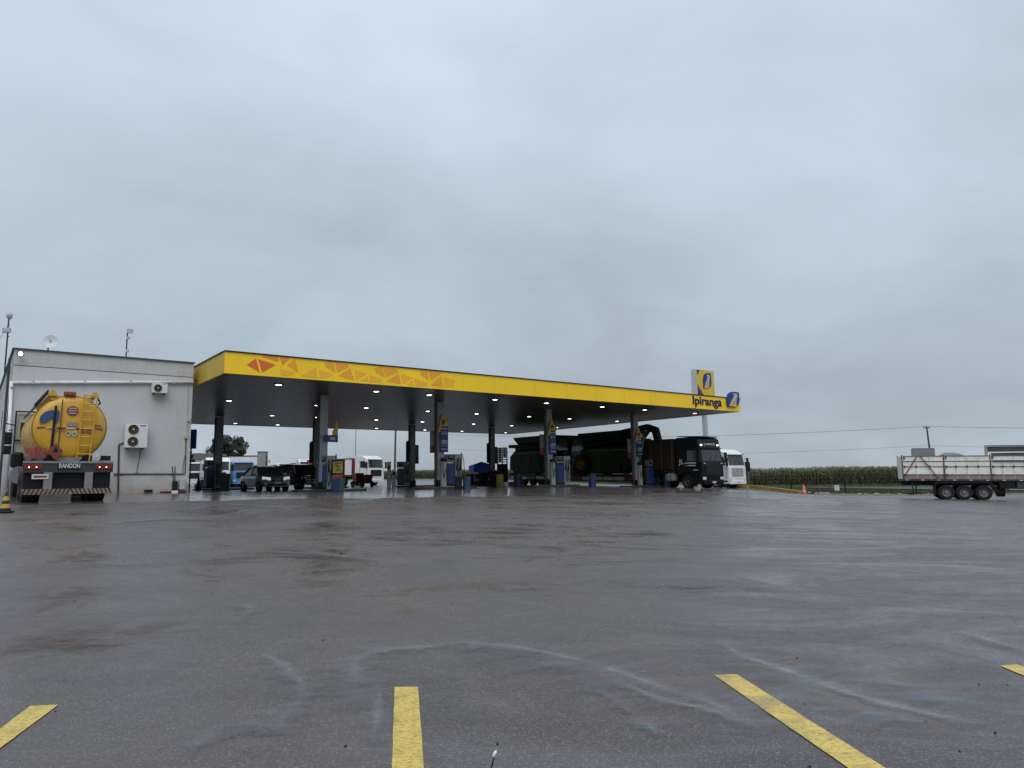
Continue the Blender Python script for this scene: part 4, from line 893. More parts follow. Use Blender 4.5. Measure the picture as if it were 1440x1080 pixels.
# ------------------------------------------------------------------ combine harvesters (local x forward, origin centre on deck)
def combine(label, tpos, facing, arm):
    p = FL + A * 34.5 + B * (.84 + tpos); z = gf + (gb_ - gf) * tpos / 20 + 1.0
    ang = math.atan2(-B.y, -B.x) if facing > 0 else math.atan2(B.y, B.x)
    r = thing('combine_harvester', label, 'harvester', (p.x, p.y, z), ang, 'green combine harvesters on the low loader')
    sgn = sd_ * facing     # local side turned to the camera
    W2 = 1.45
    MB().prism([(2.4, .75), (2.5, 1.5), (2.0, 2.25), (-3.2, 2.25), (-3.9, 1.75), (-3.95, .6), (-3.0, .12), (.9, .10)], (0, W2, 0), X3, Z3, W2 * 2).build('body', GREEN, r, bevel=.08)
    MB().loft([[(x, y, 2.25) for x, y in ((-2.2, -1.2), (1.7, -1.2), (1.7, 1.2), (-2.2, 1.2))], [(x, y, 3.0) for x, y in ((-2.7, -1.5), (2.1, -1.5), (2.1, 1.5), (-2.7, 1.5))]]).build('grain_tank', GREEN, r)
    MB().loft([[(x, y, 3.0) for x, y in ((-2.7, -1.5), (2.1, -1.5), (2.1, 1.5), (-2.7, 1.5))], [(x, y, 3.52) for x, y in ((-3.1, -1.65), (2.3, -1.65), (2.3, 1.65), (-3.1, 1.65))]]).build('tank_extension', BLACK, r)
    MB().bar((1.2, sgn * (W2 + .01), 2.02), (-3.4, sgn * (W2 + .01), 1.95), .02, .08).build('yellow_stripe', HYEL, r)
    for k in range(3): MB().box((-2.6 + k * 1.3, sgn * (W2 + .02), 1.35), (1.2, .03, 1.0)).build('side_panel', GREEN, r, bevel=.02)
    # cab
    MB().loft([[(x, y, 1.5) for x, y in ((2.45, -.85), (3.55, -.8), (3.55, .8), (2.45, .85))], [(x, y, 2.1) for x, y in ((2.3, -.95), (3.95, -.9), (3.95, .9), (2.3, .95))], [(x, y, 3.2) for x, y in ((2.3, -.9), (3.7, -.85), (3.7, .85), (2.3, .9))]]).build('cab', GLASS, r, bevel=.04)
    MB().box((3.05, 0, 3.3), (1.75, 2.0, .2)).build('cab_roof', GREEN, r, bevel=.06)
    for s_ in (-1, 1): MB().box((3.85, s_ * .7, 3.24), (.08, .2, .1)).build('work_lamp', LENS, r)
    MB().prism([(2.4, .3), (4.15, -.1), (4.15, .75), (2.6, 1.5)], (0, .7, 0), X3, Z3, 1.4).build('feeder_house', GREEN, r)
    for s_ in (-1, 1):
        w = wheel(r, 1.9, s_ * 1.45, .88, .6, HYEL, s_); w.location.z = .90
        w = wheel(r, -2.9, s_ * 1.25, .55, .4, HYEL, s_); w.location.z = .57
    lad = MB()
    for s_ in (0, .5): lad.bar((2.6 + s_, sgn * 1.5, .6), (2.6 + s_, sgn * 1.5, 2.0), .04)
    for k in range(5): lad.bar((2.6, sgn * 1.5, .7 + k * .28), (3.1, sgn * 1.5, .7 + k * .28), .04)
    lad.build('ladder', DGREY, r)
    MB().tube((1.6, sgn * 1.62, 2.5), (-3.6, sgn * 1.66, 2.72), .17, n=14).build('unloading_auger', GREEN, r)
    MB().box((-3.3, 0, 2.55), (1.0, 1.8, .6)).build('engine_hood', GREEN, r, bevel=.08)
    MB().tube((-3.2, .5, 2.8), (-3.2, .5, 3.3), .07).build('exhaust', DGREY, r)
    if arm:
        MB().loft([[(x - .0, sgn * 1.2 + y, z_) for y, z_ in ((-.22, -.22 + zc), (.22, -.22 + zc), (.22, .22 + zc), (-.22, .22 + zc))] for x, zc in ((-2.3, 3.30), (-4.2, 3.50), (-5.4, 3.62))]).build('elevator_arm', BLACK, r, bevel=.05)
        MB().bar((-5.2, sgn * 1.2, 3.62), (-6.15, sgn * 1.2, 3.3), .42, .5).build('elevator_bend', BLACK, r, bevel=.05); MB().bar((-6.05, sgn * 1.2, 3.45), (-6.35, sgn * 1.2, 2.4), .45, .5).build('elevator_spout', BLACK, r, bevel=.05)
        MB().tube((-5.0, sgn * 1.3, 2.9), (-4.5, sgn * 1.3, 1.1), .05).build('stay_rod', STEEL, r)
combine('green combine harvester riding just behind the black truck', 10.3, -1, True)
combine('rear green combine harvester with its cab towards the truck', 18.6, 1, False)
# ------------------------------------------------------------------ white truck behind
def truck_at(name, label, px, d, ang, paint, H=3.5, roof='high', box=None, boxm=None, boxlen=9, boxh=3.9, py=660, group=None, **kw):
    p = aty(px, py, d); r = thing(name, label, 'truck', (p.x, p.y, gz(p.x, p.y)), ang, group)
    cab(r, paint, 2.5, 2.2, H, roof, **kw)
    MB().box((-2.2 - boxlen / 2 - .2, 0, .95), (boxlen + .6, .9, .22)).build('chassis', BLACK, r)
    if box:
        MB().box((-2.6 - boxlen / 2, 0, (1.15 + boxh) / 2), (boxlen, 2.55, boxh - 1.15)).build('cargo_box', boxm, r, bevel=.03)
        fm = MB()
        for s_ in (-1, 1):
            fm.box((-2.6 - boxlen / 2, s_ * 1.28, boxh - .06), (boxlen + .04, .05, .14)); fm.box((-2.6 - boxlen / 2, s_ * 1.28, 1.2), (boxlen + .04, .05, .12))
            for x_ in (-2.6, -2.6 - boxlen): fm.box((x_, s_ * 1.26, (1.15 + boxh) / 2), (.1, .09, boxh - 1.15))
        fm.build('box_frame', DGREY, r)
    for x_ in (-boxlen - .3, -boxlen - 1.6, -4.2):
        for s_ in (-1, 1): wheel(r, x_, s_ * 1.05, .52, .4, RIM, s_)
    return r
hb = math.atan2(-B.y, -B.x)
truck_at('truck', 'white truck cab behind the black truck at the exit kerb', 1037, 63.5, hb, WHITE, 3.45, grille=LGREY)
# black road board on two legs
p = aty(1049.5, 662, 72); r = thing('road_board', 'black square sign board on two thin legs beside the white cab', 'sign', (p.x, p.y, gz(p.x, p.y)))
zc = EYE + ray(1049.5, 656.5).z / ray(1049.5, 656.5).y * 72 - gz(p.x, p.y)
MB().box((0, 0, zc), (.80, .06, .95)).build('board', BLACK, r)
for s_ in (-1, 1): MB().tube((s_ * .22 , .05, 0), (s_ * .18, .05, zc - .4), .03).build('leg', GREY, r)
# ================================================================== TANKER TRUCK
ta0 = aty(93.5, 690, 23.4); hd = HEAD_B + .01
tk = thing('tanker_truck', 'yellow tanker truck parked by the grey wall, seen from behind', 'truck', (ta0.x, ta0.y, gz(ta0.x, ta0.y) - .0), hd)
TY = mat('tank_yellow', (.60, .33, .028), .32, 0, .12, 1.2, dirt=(.38, .24, .06), dirt_amt=.55, stretch=(1, 1, .35))
def ell(x, a_, b_, zc_, n=36, dx=0): return [(x + dx, a_ * math.sin(2 * math.pi * i / n), zc_ + b_ * math.cos(2 * math.pi * i / n)) for i in range(n)]
ta_, tb_, tz = 1.09, .935, 2.14
MB().loft([ell(-.0, ta_ * .55, tb_ * .55, tz), ell(.02, ta_ * .80, tb_ * .80, tz), ell(.07, ta_ * .94, tb_ * .94, tz), ell(.16, ta_, tb_, tz), ell(5.0, ta_, tb_, tz), ell(5.1, ta_ * .9, tb_ * .9, tz), ell(5.14, ta_ * .5, tb_ * .5, tz)]).build('tank', TY, tk, True)
for x_ in (.17, 1.3, 2.5, 3.7, 4.9):
    MB().loft([ell(x_ - .03, ta_ + .015, tb_ + .015, tz), ell(x_ + .03, ta_ + .015, tb_ + .015, tz)]).build('band', TY if x_ > .2 else mat('band_dark', (.2, .12, .03), .5), tk)
# walkway box on top
wk = MB(); wk.prism([(-.60, 0), (-.70, .14), (.70, .14), (.60, 0)], (.10, 0, tz + tb_ - .16), -Y3, Z3, -4.8); wk.build('catwalk', TY, tk)
for s_ in (-1, 1): MB().prism([(-.10, 0), (.0, .16), (.1, .16), (.18, 0)], (.08, s_ * .62, tz + tb_ - .03), -Y3, Z3, .05).build('catwalk_end', TY, tk)
rl = MB()
for k in range(12):
    x_ = .1 + k * .42; rl.bar((x_, .70, tz + tb_ + .06), (x_ + .1, 1.02, tz + tb_ * .62), .04)
rl.bar((0, .72, tz + tb_ + .10), (5, .72, tz + tb_ + .10), .05); rl.bar((0, 1.03, tz + tb_ * .62), (5, 1.03, tz + tb_ * .62), .04); rl.build('side_grating', BLACK, tk)
MB().path([(.3, -.66, tz + tb_ + .08), (.3, -.76, tz + tb_ + .0), (.35, -.88, tz + tb_ - .14), (.3, -.82, tz + tb_ - .22)], .025).build('vent_pipe', BLACK, tk)
MB().box((.08, .08, tz + tb_ + .05), (.16, .36, .13)).build('beacon_bar', DRED, tk, bevel=.03)
for yy in (-.04, .08, .20): MB().box((-.005, yy, tz + tb_ + .05), (.02, .07, .08)).build('beacon_lens', mat('amber_lens', (.3, .06, .02), .3), tk)
# ladder
lx = -.10
ld = MB(); ld.tube((lx, -.22, 1.25), (lx, -.33, tz + tb_ + .05), .022, n=8); ld.tube((lx, -.58, 1.0), (lx, -.72, tz + tb_ + .05), .022, n=8)
ladp = ld.build('ladder', TY, tk)
for k in range(8):
    z_ = 1.38 + k * .245; f = (z_ - 1.2) / 1.85; MB().tube((lx, -.23 - .10 * f, z_), (lx, -.60 - .12 * f, z_), .018, n=8).build('rung', TY, ladp)
# drain hose / sight strip / seam
MB().path([(-.05, .52, 1.35), (-.06, .50, 2.0), (-.05, .47, 2.75)], .04, 8).build('hose', BLACK, tk)
MB().path([(-.03, .34, 1.25), (-.05, .31, 2.1), (-.05, .29, 2.95)], .016, 8).build('cable', DGREY, tk)
# red and white reflective strip across the rear
for k in range(7):
    y_ = .84 - k * .28; MB().box((-.025 + (abs(y_) > .75) * .04, y_, tz - .02), (.02, .24, .04)).build('reflective_strip', DRED if k % 2 == 0 else LGREY, tk)
# blue emblem at the upper left
MB().prism([(-.90, .10), (-.90, .28), (-.78, .42), (-.62, .48), (-.36, .48), (-.36, .22), (-.42, .12), (-.5, .1), (-.56, .26), (-.70, .14)], (-.02, 0, tz), -Y3, Z3, .02).build('emblem', mat('emblem_blue', (.03, .07, .17), .4), tk)
PL = mat('sticker_pale', (.45, .45, .40), .6, 0, .25, 9)
MB().prism([(.17 * math.cos(t_ * math.pi / 12), .14 * math.sin(t_ * math.pi / 12)) for t_ in range(24)], (-.02, -.02, tz + .49), -Y3, Z3, .012).build('round_sticker', DRED, tk)
for k in range(3): MB().box((-.036, -.02, tz + .42 + k * .07), (.008, .26 - .03 * abs(k - 1), .025)).build('sticker_line', PL, tk)
MB().box((-.03, -.03, tz + .10), (.01, .30, .12)).build('sticker', mat('sticker_grey', (.22, .22, .2), .5), tk)
for s_ in (-1, 1): MB().prism([(.075 * math.cos(t_ * math.pi / 8), .075 * math.sin(t_ * math.pi / 8)) for t_ in range(16)], (-.03, -.03 + s_ * .09, tz - .18), -Y3, Z3, .01).build('speed_sticker', PL, tk)
text('80', 'sticker_text', BLACK, tk, (-.045, .115, tz - .22), -Y3, Z3, size=.1, ext=.002); text('60', 'sticker_text', BLACK, tk, (-.045, -.065, tz - .22), -Y3, Z3, size=.1, ext=.002)
FT_ = mat('faded_lettering', (.20, .11, .04), .6)
text('ACIDENTE', 'tank_text', FT_, tk, (-.035, .52, tz - .16), -Y3, Z3, width=.42, size=.1, ext=.002)
for y_, z_, w_ in ((-.78, .08, .26), (-.42, -.12, .4)): MB().box((-.03, y_, tz + z_), (.01, w_, .05)).build('faded_print', FT_, tk)
# hazard plates
pz = 1.40
HP = mat('hazard_orange', (.27, .065, .045), .5, 0, .15, 8)
h1 = MB().box((-.30, .92, pz), (.02, .50, .30)).build('hazard_plate', HP, tk, bevel=.01)
text('33', 'plate_text', DRED, tk, (-.315, 1.02, pz + .02), -Y3, Z3, width=.2, size=.15, ext=.002, off=.004); text('1203', 'plate_text', DRED, tk, (-.315, 1.12, pz - .14), -Y3, Z3, width=.4, size=.17, ext=.002, off=.004)
MB().prism([(-.22, 0), (0, -.24), (.22, 0), (0, .24)], (-.29, .42, pz + .04), -Y3, Z3, .015).build('hazard_diamond', mat('diamond_red', (.19, .03, .022), .5), tk)
MB().prism([(-.05, -.02), (.05, -.02), (.06, .05), (.0, .14), (-.05, .06)], (-.308, .42, pz + .04), -Y3, Z3, .006).build('flame_mark', BLACK, tk)
MB().prism([(-.42, .0), (-.3, -.12), (-.14, -.16), (.14, -.16), (.3, -.08), (.4, .02)], (-.05, 0, 1.27), -Y3, Z3, .04).build('tank_cradle', GREY, tk)
# rear frame and deck
TG = mat('truck_frame_grey', (.10, .115, .12), .5, .2, .2, 4)
MB().box((-.30, 0, 1.14), (.12, 2.58, .06)).build('deck_edge', GREY, tk)
MB().box((-.28, 0, .98), (.10, 2.58, .26)).build('rear_crossbeam', mat('beam_dark', (.03, .036, .04), .4), tk)
MB().box((1.9, 0, .98), (4.2, 2.3, .16)).build('chassis', BLACK, tk)
MB().box((2.9, 0, 1.2), (5.6, 1.4, .3)).build('chassis', BLACK, tk)
nm_ = MB().box((-.345, 0, 1.0), (.02, .66, .15)).build('maker_plate', BLACK, tk)
text('RANDON', 'maker_lettering', mat('plate_silver', (.5, .52, .52), .3), tk, (-.358, .30, .945), -Y3, Z3, width=.6, size=.17, ext=.003, off=.005)
for s_ in (-1, 1):
    t1 = MB().box((-.35, s_ * 1.0, 1.0), (.03, .5, .14)).build('tail_lamp', RLENS, tk, bevel=.02)
    for q_ in (-.08, .12): MB().box((-.37, s_ * (1.0 + q_ * s_), 1.0), (.01, .03, .025)).build('lamp_point', HEADL, t1)
    MB().box((-.30, s_ * .58, .60), (.08, .24, .52)).build('bumper_post', GREY, tk)
    MB().box((-.12, s_ * .95, .62), (.06, .60, .6)).build('mudflap', BLACK, tk)
MB().box((-.36, .80, .74), (.02, .46, .14)).build('number_plate', mat('plate_pale', (.55, .52, .5), .5), tk)
MB().box((-.374, .80, .74), (.006, .36, .05)).build('plate_print', DRED, tk)
MB().box((-.06, 0, .62), (.06, 2.2, .62)).build('underbody_shade', BLACK, tk)  # black sheet added to stand in for the shade under the tail
MB().box((-.34, 0, .32), (.08, 2.52, .15)).build('bumper', mat('bumper_white', (.24, .20, .19), .6, 0, .3, 6, dirt=(.10, .08, .07), dirt_amt=.7), tk)
for k in range(21):
    x_ = -1.22 + k * .122; s_ = -1 if k > 10 else 1
    MB().prism([(x_ - .03 - s_ * .04, -.075), (x_ + .03 - s_ * .04, -.075), (x_ + .03 + s_ * .04, .075), (x_ - .03 + s_ * .04, .075)], (-.386, 0, .32), -Y3, Z3, .004).build('bumper_stripe', mat('dull_maroon', (.10, .022, .02), .6), tk)
for s_ in (-1, 1):
    for x_ in (.9, 2.2):
        wheel(tk, x_, s_ * .96, .5, .52, DRIM, s_)
    wheel(tk, 6.2, s_ * 1.05, .5, .32, DRIM, s_)
MB().box((-.2, -1.02, 1.26), (.3, .36, .14)).build('tool_box', BLACK, tk); MB().lathe([(.001, 0), (.11, 0), (.11, .05), (.001, .07)], (-.3, -.78, 1.28), (-1, 0, 0), 16).build('round_cap', LGREY, tk)
# the cab, seen from behind at the left
cabr = MB().box((6.35, .05, 1.95), (1.7, 2.45, 2.0)).build('cab', mat('cab_white_dusty', (.42, .41, .38), .5, 0, .2, 3), tk, bevel=.08)
MB().box((5.49, .75, 2.35), (.02, .7, .5)).build('rear_window', GLASS, cabr)
fr_ = MB()
for y_ in (1.27, .55): fr_.bar((5.42, y_, 1.2), (5.42, y_, 2.98), .05)
fr_.bar((5.42, 1.27, 2.96), (5.42, .55, 2.96), .05); fr_.bar((5.42, 1.27, 2.0), (5.42, .55, 2.0), .05); fr_.build('head_board', BLACK, tk)
MB().box((5.3, 1.15, 1.35), (.5, .4, .5)).build('air_filter', BLACK, tk, bevel=.08)
m_ = MB(); m_.bar((6.6, 1.2, 2.4), (6.6, 1.42, 2.4), .04); m_.bar((6.6, 1.2, 1.8), (6.6, 1.42, 1.8), .04); mo = m_.build('mirror_arm', BLACK, tk)
MB().box((6.6, 1.42, 2.12), (.14, .26, .42)).build('mirror', BLACK, mo, bevel=.03); MB().box((6.6, 1.42, 1.72), (.14, .26, .3)).build('mirror', BLACK, mo, bevel=.03)
MB().bar((5.6, 1.2, 2.5), (5.5, 1.6, 2.56), .035).build('marker_arm', BLACK, tk)
MB().tube((4.6, 1.1, .85), (5.3, 1.1, .85), .28, n=14).build('air_tank', mat('grey_lavender', (.2, .2, .25), .4), tk)
tk.scale = (1, .97, 1.14)
for w_ in [c_ for c_ in tk.children if c_.name.startswith('wheel')]:
    w_.scale = (1, 1, 1 / 1.14); w_.location.z /= 1.14
# ================================================================== CARS
def car(label, px, d, ang, paint, Ln=4.3, Wd=1.72, H=1.45, suv=False, lights=True, name='parked_car'):
    p = aty(px, 680, d); r = thing(name, label, 'car', (p.x, p.y, gz(p.x, p.y)), ang, 'cars parked under the canopy')
    hw = Wd / 2; hl = Ln / 2; belt = .92 if not suv else 1.08; zb0 = .24 if not suv else .32
    def sec(x, zl, zt_, w, k=.94): return [(x, -w * .9, zl), (x, w * .9, zl), (x, w, zl + .18), (x, w, zt_ - .2), (x, w * k, zt_ - .04), (x, w * k * .9, zt_), (x, -w * k * .9, zt_), (x, -w * k, zt_ - .04), (x, -w, zt_ - .2), (x, -w, zl + .18)]
    body = [sec(-hl, zb0 + .12, belt - .10, hw * .86), sec(-hl + .12, zb0, belt + .02, hw * .95), sec(-hl + .7, zb0, belt + .04, hw), sec(-.3, zb0, belt + .02, hw), sec(hl - 1.25, zb0, belt - .0, hw), sec(hl - .55, zb0, belt - .13, hw * .98), sec(hl - .16, zb0, belt - .24, hw * .92), sec(hl, zb0 + .08, belt - .38, hw * .78)]
    MB().loft(body).build('body', paint, r, bevel=.05)
    xr0, xr1, xf1, xf0 = (-hl + .45, -hl + 1.35, .35, 1.05) if not suv else (-hl + .12, -hl + .5, .5, 1.1)
    g0 = [(xr0, belt), (xr1, H - .04), (xf1, H - .02), (xf0, belt - .02)]
    gl = []
    for x, z, w in ((xr0, belt, hw * .9), (xr1, H - .05, hw * .70), (xf1, H - .04, hw * .70), (xf0, belt - .03, hw * .9)): gl.append([(x, -w, z), (x, w, z)])
    vs = [gl[i][j] for i in range(4) for j in (0, 1)]
    MB().add(vs, [(0, 1, 3, 2), (2, 3, 5, 4), (4, 5, 7, 6), (0, 2, 4, 6), (1, 3, 5, 7), (0, 1, 7, 6)]).build('glasshouse', mat('car_glass', (.055, .06, .063), .22, 0, .25, 1.5) if not suv else GLASS, r, bevel=.04)
    MB().loft([[(xr1 - .06, -hw * .70, H - .05), (xr1 - .06, hw * .70, H - .05), (xr1, hw * .62, H), (xr1, -hw * .62, H)], [((xr1 + xf1) / 2, -hw * .73, H - .04), ((xr1 + xf1) / 2, hw * .73, H - .04), ((xr1 + xf1) / 2, hw * .64, H + .07), ((xr1 + xf1) / 2, -hw * .64, H + .07)], [(xf1 + .07, -hw * .70, H - .07), (xf1 + .07, hw * .70, H - .07), (xf1, hw * .62, H - .0), (xf1, -hw * .62, H - .0)]]).build('roof', paint, r)
    for s_ in (-1, 1):
        MB().bar((xf0, s_ * hw * .905, belt - .02), (xf1, s_ * hw * .71, H - .04), .05).build('pillar', paint, r); MB().bar((xr0, s_ * hw * .905, belt), (xr1, s_ * hw * .71, H - .05), .09).build('pillar', paint, r); pl_ = MB()
        xm = (xr1 + xf1) / 2; pl_.bar((xm, s_ * hw * .905, belt), (xm, s_ * hw * .71, H - .04), .06); o_p = pl_.build('pillar', paint, r)
        MB().box((xf0 - .25, s_ * (hw + .08), belt + .08), (.12, .2, .13)).build('mirror', paint, r, bevel=.03)
        MB().loft([[(hl - .10, s_ * hw * .45, .62), (hl - .10, s_ * hw * .45, .78), (hl - .34, s_ * hw * .90, .84), (hl - .30, s_ * hw * .90, .66)], [(hl - .04, s_ * hw * .45, .62), (hl - .05, s_ * hw * .45, .77), (hl - .28, s_ * hw * .95, .82), (hl - .22, s_ * hw * .95, .66)]]).build('headlight', HEADL2 if lights else LENS, r)
        if lights: MB().tube((hl - .16, s_ * hw * .66, .46), (hl - .03, s_ * hw * .66, .46), .07, n=12).build('fog_lamp', HEADL, r)
        dg = MB(); 
        for x_ in (xm, xf0 - .1, xm - .95): dg.bar((x_, s_ * (hw + .003), .4), (x_, s_ * (hw + .003), belt - .16), .01)
        dg.build('door_gap', BLACK, r)
        for x_ in (xm + .2 - .0, xm - .75): MB().box((x_, s_ * (hw + .015), belt - .2), (.16, .03, .03)).build('door_handle', paint, r)
        for x_ in (hl - .82, -hl + .78):
            MB().lathe([(.36, -.1), (.36, .1)], (x_, s_ * (hw - .08), .33), Y3, 24).build('wheel_arch', BLACK, r); wheel(r, x_, s_ * (hw - .09), .31 if not suv else .35, .2, RIM, s_)
    MB().box((hl - .015, 0, .60), (.05, hw * .8, .12)).build('grille', BLACK, r); MB().box((hl + .0, 0, .36), (.05, hw * 1.3, .12)).build('air_intake', BLACK, r)
    MB().box((hl - .005, 0, .63), (.04, .3, .03)).build('grille_bar', STEEL, r); MB().box((hl + .03, 0, .47), (.02, .4, .12)).build('number_plate', LGREY, r)
    MB().box((hl - .06, 0, .42), (.10, hw * 1.72, .13)).build('bumper', mat('bumper_sky_bright', (.5, .52, .54), .3, .3) if lights else paint, r, bevel=.03)  # sedan bumper paler than its body: sky reflection put into the colour
    return r
car('silver grey sedan with its fog lamps lit facing out of the canopy', 372, 43.5, hb + .02, SILVER)
car('black estate car parked behind the silver grey sedan', 421, 47.0, hb + .1, CARBLK, 4.5, 1.8, 1.62, True, False)
# ================================================================== BACKGROUND TRUCKS
PBLUE = mat('light_blue_paint', (.09, .24, .50), .35, 0, .12, 3)
TARP = mat('tarp_grey_blue', (.34, .38, .44), .6, 0, .1, 1.5)
truck_at('truck', 'white truck cab beside the building corner, farthest left', 273, 90, hb - .25, WHITE, 3.1, roof='low', box=True, boxm=DWHITE, boxlen=7, boxh=3.0, group='trucks parked behind the station')
truck_at('truck', 'white high roofed truck cab behind the left rear column', 307, 80, hb - .18, WHITE, 3.4, box=True, boxm=WHITE, boxlen=8, boxh=3.5, group='trucks parked behind the station')
truck_at('truck', 'light blue truck cab left of the sedan', 342.5, 88, hb - .12, PBLUE, 3.1, roof='low', box=True, boxm=DGREY, boxlen=6, boxh=1.6, group='trucks parked behind the station')
truck_at('truck', 'pale truck with cream cargo box far behind the sedan', 398, 112, hb + .9, WHITE, 3.1, roof='low', box=True, boxm=mat('cream_box', (.55, .54, .48), .5), boxlen=7, boxh=3.7, group='trucks parked behind the station')
pbt = aty(338, 655, 97); wt = thing('box_trailer', 'long white box trailer with dark top edge behind the blue truck', 'trailer', (pbt.x, pbt.y, gz(pbt.x, pbt.y)), .12)
MB().box((0, 0, 2.55), (5.6, 2.5, 2.7)).build('cargo_box', WHITE, wt, bevel=.03); MB().box((0, -1.26, 3.92), (5.64, .06, .12)).build('top_rail', BLACK, wt); MB().box((0, -1.26, 1.22), (5.64, .06, .14)).build('bottom_rail', DGREY, wt)
for x_ in (-2.8, -1.3, 2.8): MB().box((x_, -1.265, 2.55), (.08, .05, 2.7)).build('corner_post', DGREY, wt)
for x_ in (-1.6, -.3, 1.0):
    for s_ in (-1, 1): wheel(wt, x_, s_ * 1.05, .52, .4, RIM, s_)
rt = truck_at('truck', 'white truck with a red curtain sided trailer behind the poster stand', 529, 82, hb + .30, WHITE, 3.4, box=True, boxm=mat('red_curtain', (.33, .03, .035), .5, 0, .1, 1), boxlen=8, boxh=3.15, group='trucks parked behind the station')
MB().box((-3.25, 0, 2.3), (1.1, 2.6, 2.2)).build('white_box_front', WHITE, rt)
for sz in (-1, 1):
    for k in range(3): MB().prism([(-8.5 + k * .4, 1.7 + k * .5), (-4.2, 1.72 + k * .5), (-4.2, 1.86 + k * .5)], (0, sz * 1.295 + .004, 0), X3, Z3, .008).build('white_stripe', WHITE, rt)
# red machines in front of the white truck
for px_, lb, hh in ((503, 'dark red seeder hopper on wheels before the white truck, left one', 1.3), (516, 'dark red seeder hopper on wheels before the white truck, right one', 1.15)):
    p = aty(px_, 680, 66); r = thing('seeder_unit', lb, 'farm machine', (p.x, p.y, gz(p.x, p.y)), hb, 'red farm machines behind the pumps')
    MB().loft([[(-.35, -.3, .45), (.35, -.3, .45), (.35, .3, .45), (-.35, .3, .45)], [(-.5, -.4, hh), (.5, -.4, hh), (.5, .4, hh), (-.5, .4, hh)]]).build('hopper', DRED, r, bevel=.03)
    MB().box((0, 0, .4), (1.3, .9, .12)).build('frame', BLACK, r)
    for s_ in (-1, 1): wheel(r, .0, s_ * .5, .3, .15, DRED, s_)
# pylon-like grey totem behind the sedan
p = aty(369, 650, 80); r = thing('totem', 'tall grey slab totem with dark side standing behind the sedan', 'sign', (p.x, p.y, gz(p.x, p.y)), hb + .9)
zt_ = EYE + ray(369, 636).z / ray(369, 636).y * 80 - gz(p.x, p.y)
MB().box((0, 0, zt_ / 2), (.9, .75, zt_)).build('slab', mat('totem_grey', (.25, .25, .25), .5), r); MB().box((.457, 0, zt_ * .55), (.01, .4, zt_ * .7)).build('print', DGREY, r); MB().box((0, 0, zt_ + .04), (1.0, .85, .08)).build('cap', DGREY, r)
# pale kiosk roof / red vehicle roof, white panel by the column
p = aty(420, 655, 120); r = thing('van', 'small red roofed van showing above the black car', 'car', (p.x, p.y, gz(p.x, p.y)), hb)
zt_ = EYE + ray(418, 651).z / ray(418, 651).y * 120 - gz(p.x, p.y)
MB().prism([(-2.2, .4), (-2.3, 1.4), (-1.9, zt_), (.6, zt_), (1.2, 1.4), (2.2, 1.1), (2.3, .4)], (0, .85, 0), X3, Z3, 1.7).build('body', DRED, r, bevel=.1); MB().prism([(-1.7, 1.5), (-1.6, zt_ - .15), (.5, zt_ - .15), (.9, 1.5)], (0, .86, 0), X3, Z3, 1.74).build('window', GLASS, r)
for s_ in (-1, 1):
    for x_ in (-1.4, 1.4): wheel(r, x_, s_ * .8, .33, .2, RIM, s_)
p = aty(435, 655, 90); r = thing('truck', 'white truck cab half hidden by the second rear column', 'truck', (p.x, p.y, gz(p.x, p.y)), hb - .2, 'trucks parked behind the station'); cab(r, WHITE, 2.5, 2.2, 3.3)
# blue tent & dark racks & black rack
p = aty(677, 660, 66); r = thing('gazebo_tent', 'blue pop up tent behind the right rear column', 'tent', (p.x, p.y, gz(p.x, p.y)), .3)
zt_ = EYE + ray(677, 664).z / ray(677, 664).y * 66 - gz(p.x, p.y); TB = mat('tent_blue', (.03, .11, .60), .6, 0, .1, 2)
MB().loft([[(-.95, -.95, zt_ + .6), (.95, -.95, zt_ + .6), (.95, .95, zt_ + .6), (-.95, .95, zt_ + .6)], [(-.05, -.05, zt_ + .95), (.05, -.05, zt_ + .95), (.05, .05, zt_ + .95), (-.05, .05, zt_ + .95)]]).build('roof', TB, r)
for ax_ in range(4):
    t_ = ax_ * math.pi / 2; MB().box((math.cos(t_) * .96, math.sin(t_) * .96, zt_ + .32), (.02 if ax_ % 2 == 0 else 1.9, 1.9 if ax_ % 2 == 0 else .02, .6)).build('valance', TB, r); MB().tube((.9 * (1 if ax_ < 2 else -1), .9 * (1 if ax_ in (0, 3) else -1), 0), (.9 * (1 if ax_ < 2 else -1), .9 * (1 if ax_ in (0, 3) else -1), zt_ + .3), .02).build('leg', STEEL, r)
for k, (px_, off, w_, h_, lb) in enumerate(((667, 15, 1.2, .95, 'dark shelf of oil bottles left of the right rear column'), (682, 15, 1.1, 1.1, 'dark shelf of oil bottles before the blue tent'), (693, 14, .9, 1.2, 'dark display shelf against the right rear column'))):
    p = onrow(px_, off); r = thing('display_rack', lb, 'display rack', p, HEAD_A - .6, 'dark display racks in the rear lane')
    MB().box((0, .2, h_ / 2), (w_, .04, h_)).build('back_panel', BLACK, r)
    for j in range(4): MB().box((0, 0, .1 + j * (h_ - .15) / 3), (w_, .42, .03)).build('shelf', DGREY, r)
    for s_ in (-1, 1): MB().box((s_ * w_ / 2, 0, h_ / 2), (.04, .44, h_)).build('side_panel', BLACK, r)
    for j in range(3):
        for i in range(5):
            mm_ = (DRED, NAVY, DGREY, DWHITE)[rnd.randrange(4)]; c_ = Vector((-w_ * .4 + i * w_ * .2, -.05, .12 + j * (h_ - .15) / 3))
            MB().lathe([(.001, 0), (.055, 0), (.055, .16), (.02, .2), (.02, .24), (.001, .24)], c_, Z3, 8).build('bottle', mm_, r)
p = onrow(706, 13); r = thing('crate_rack', 'tall black rack with pale square openings left of the rear harvester', 'rack', p, HEAD_A - .9)
zl_, zh_ = 2.3 - .0, 4.0
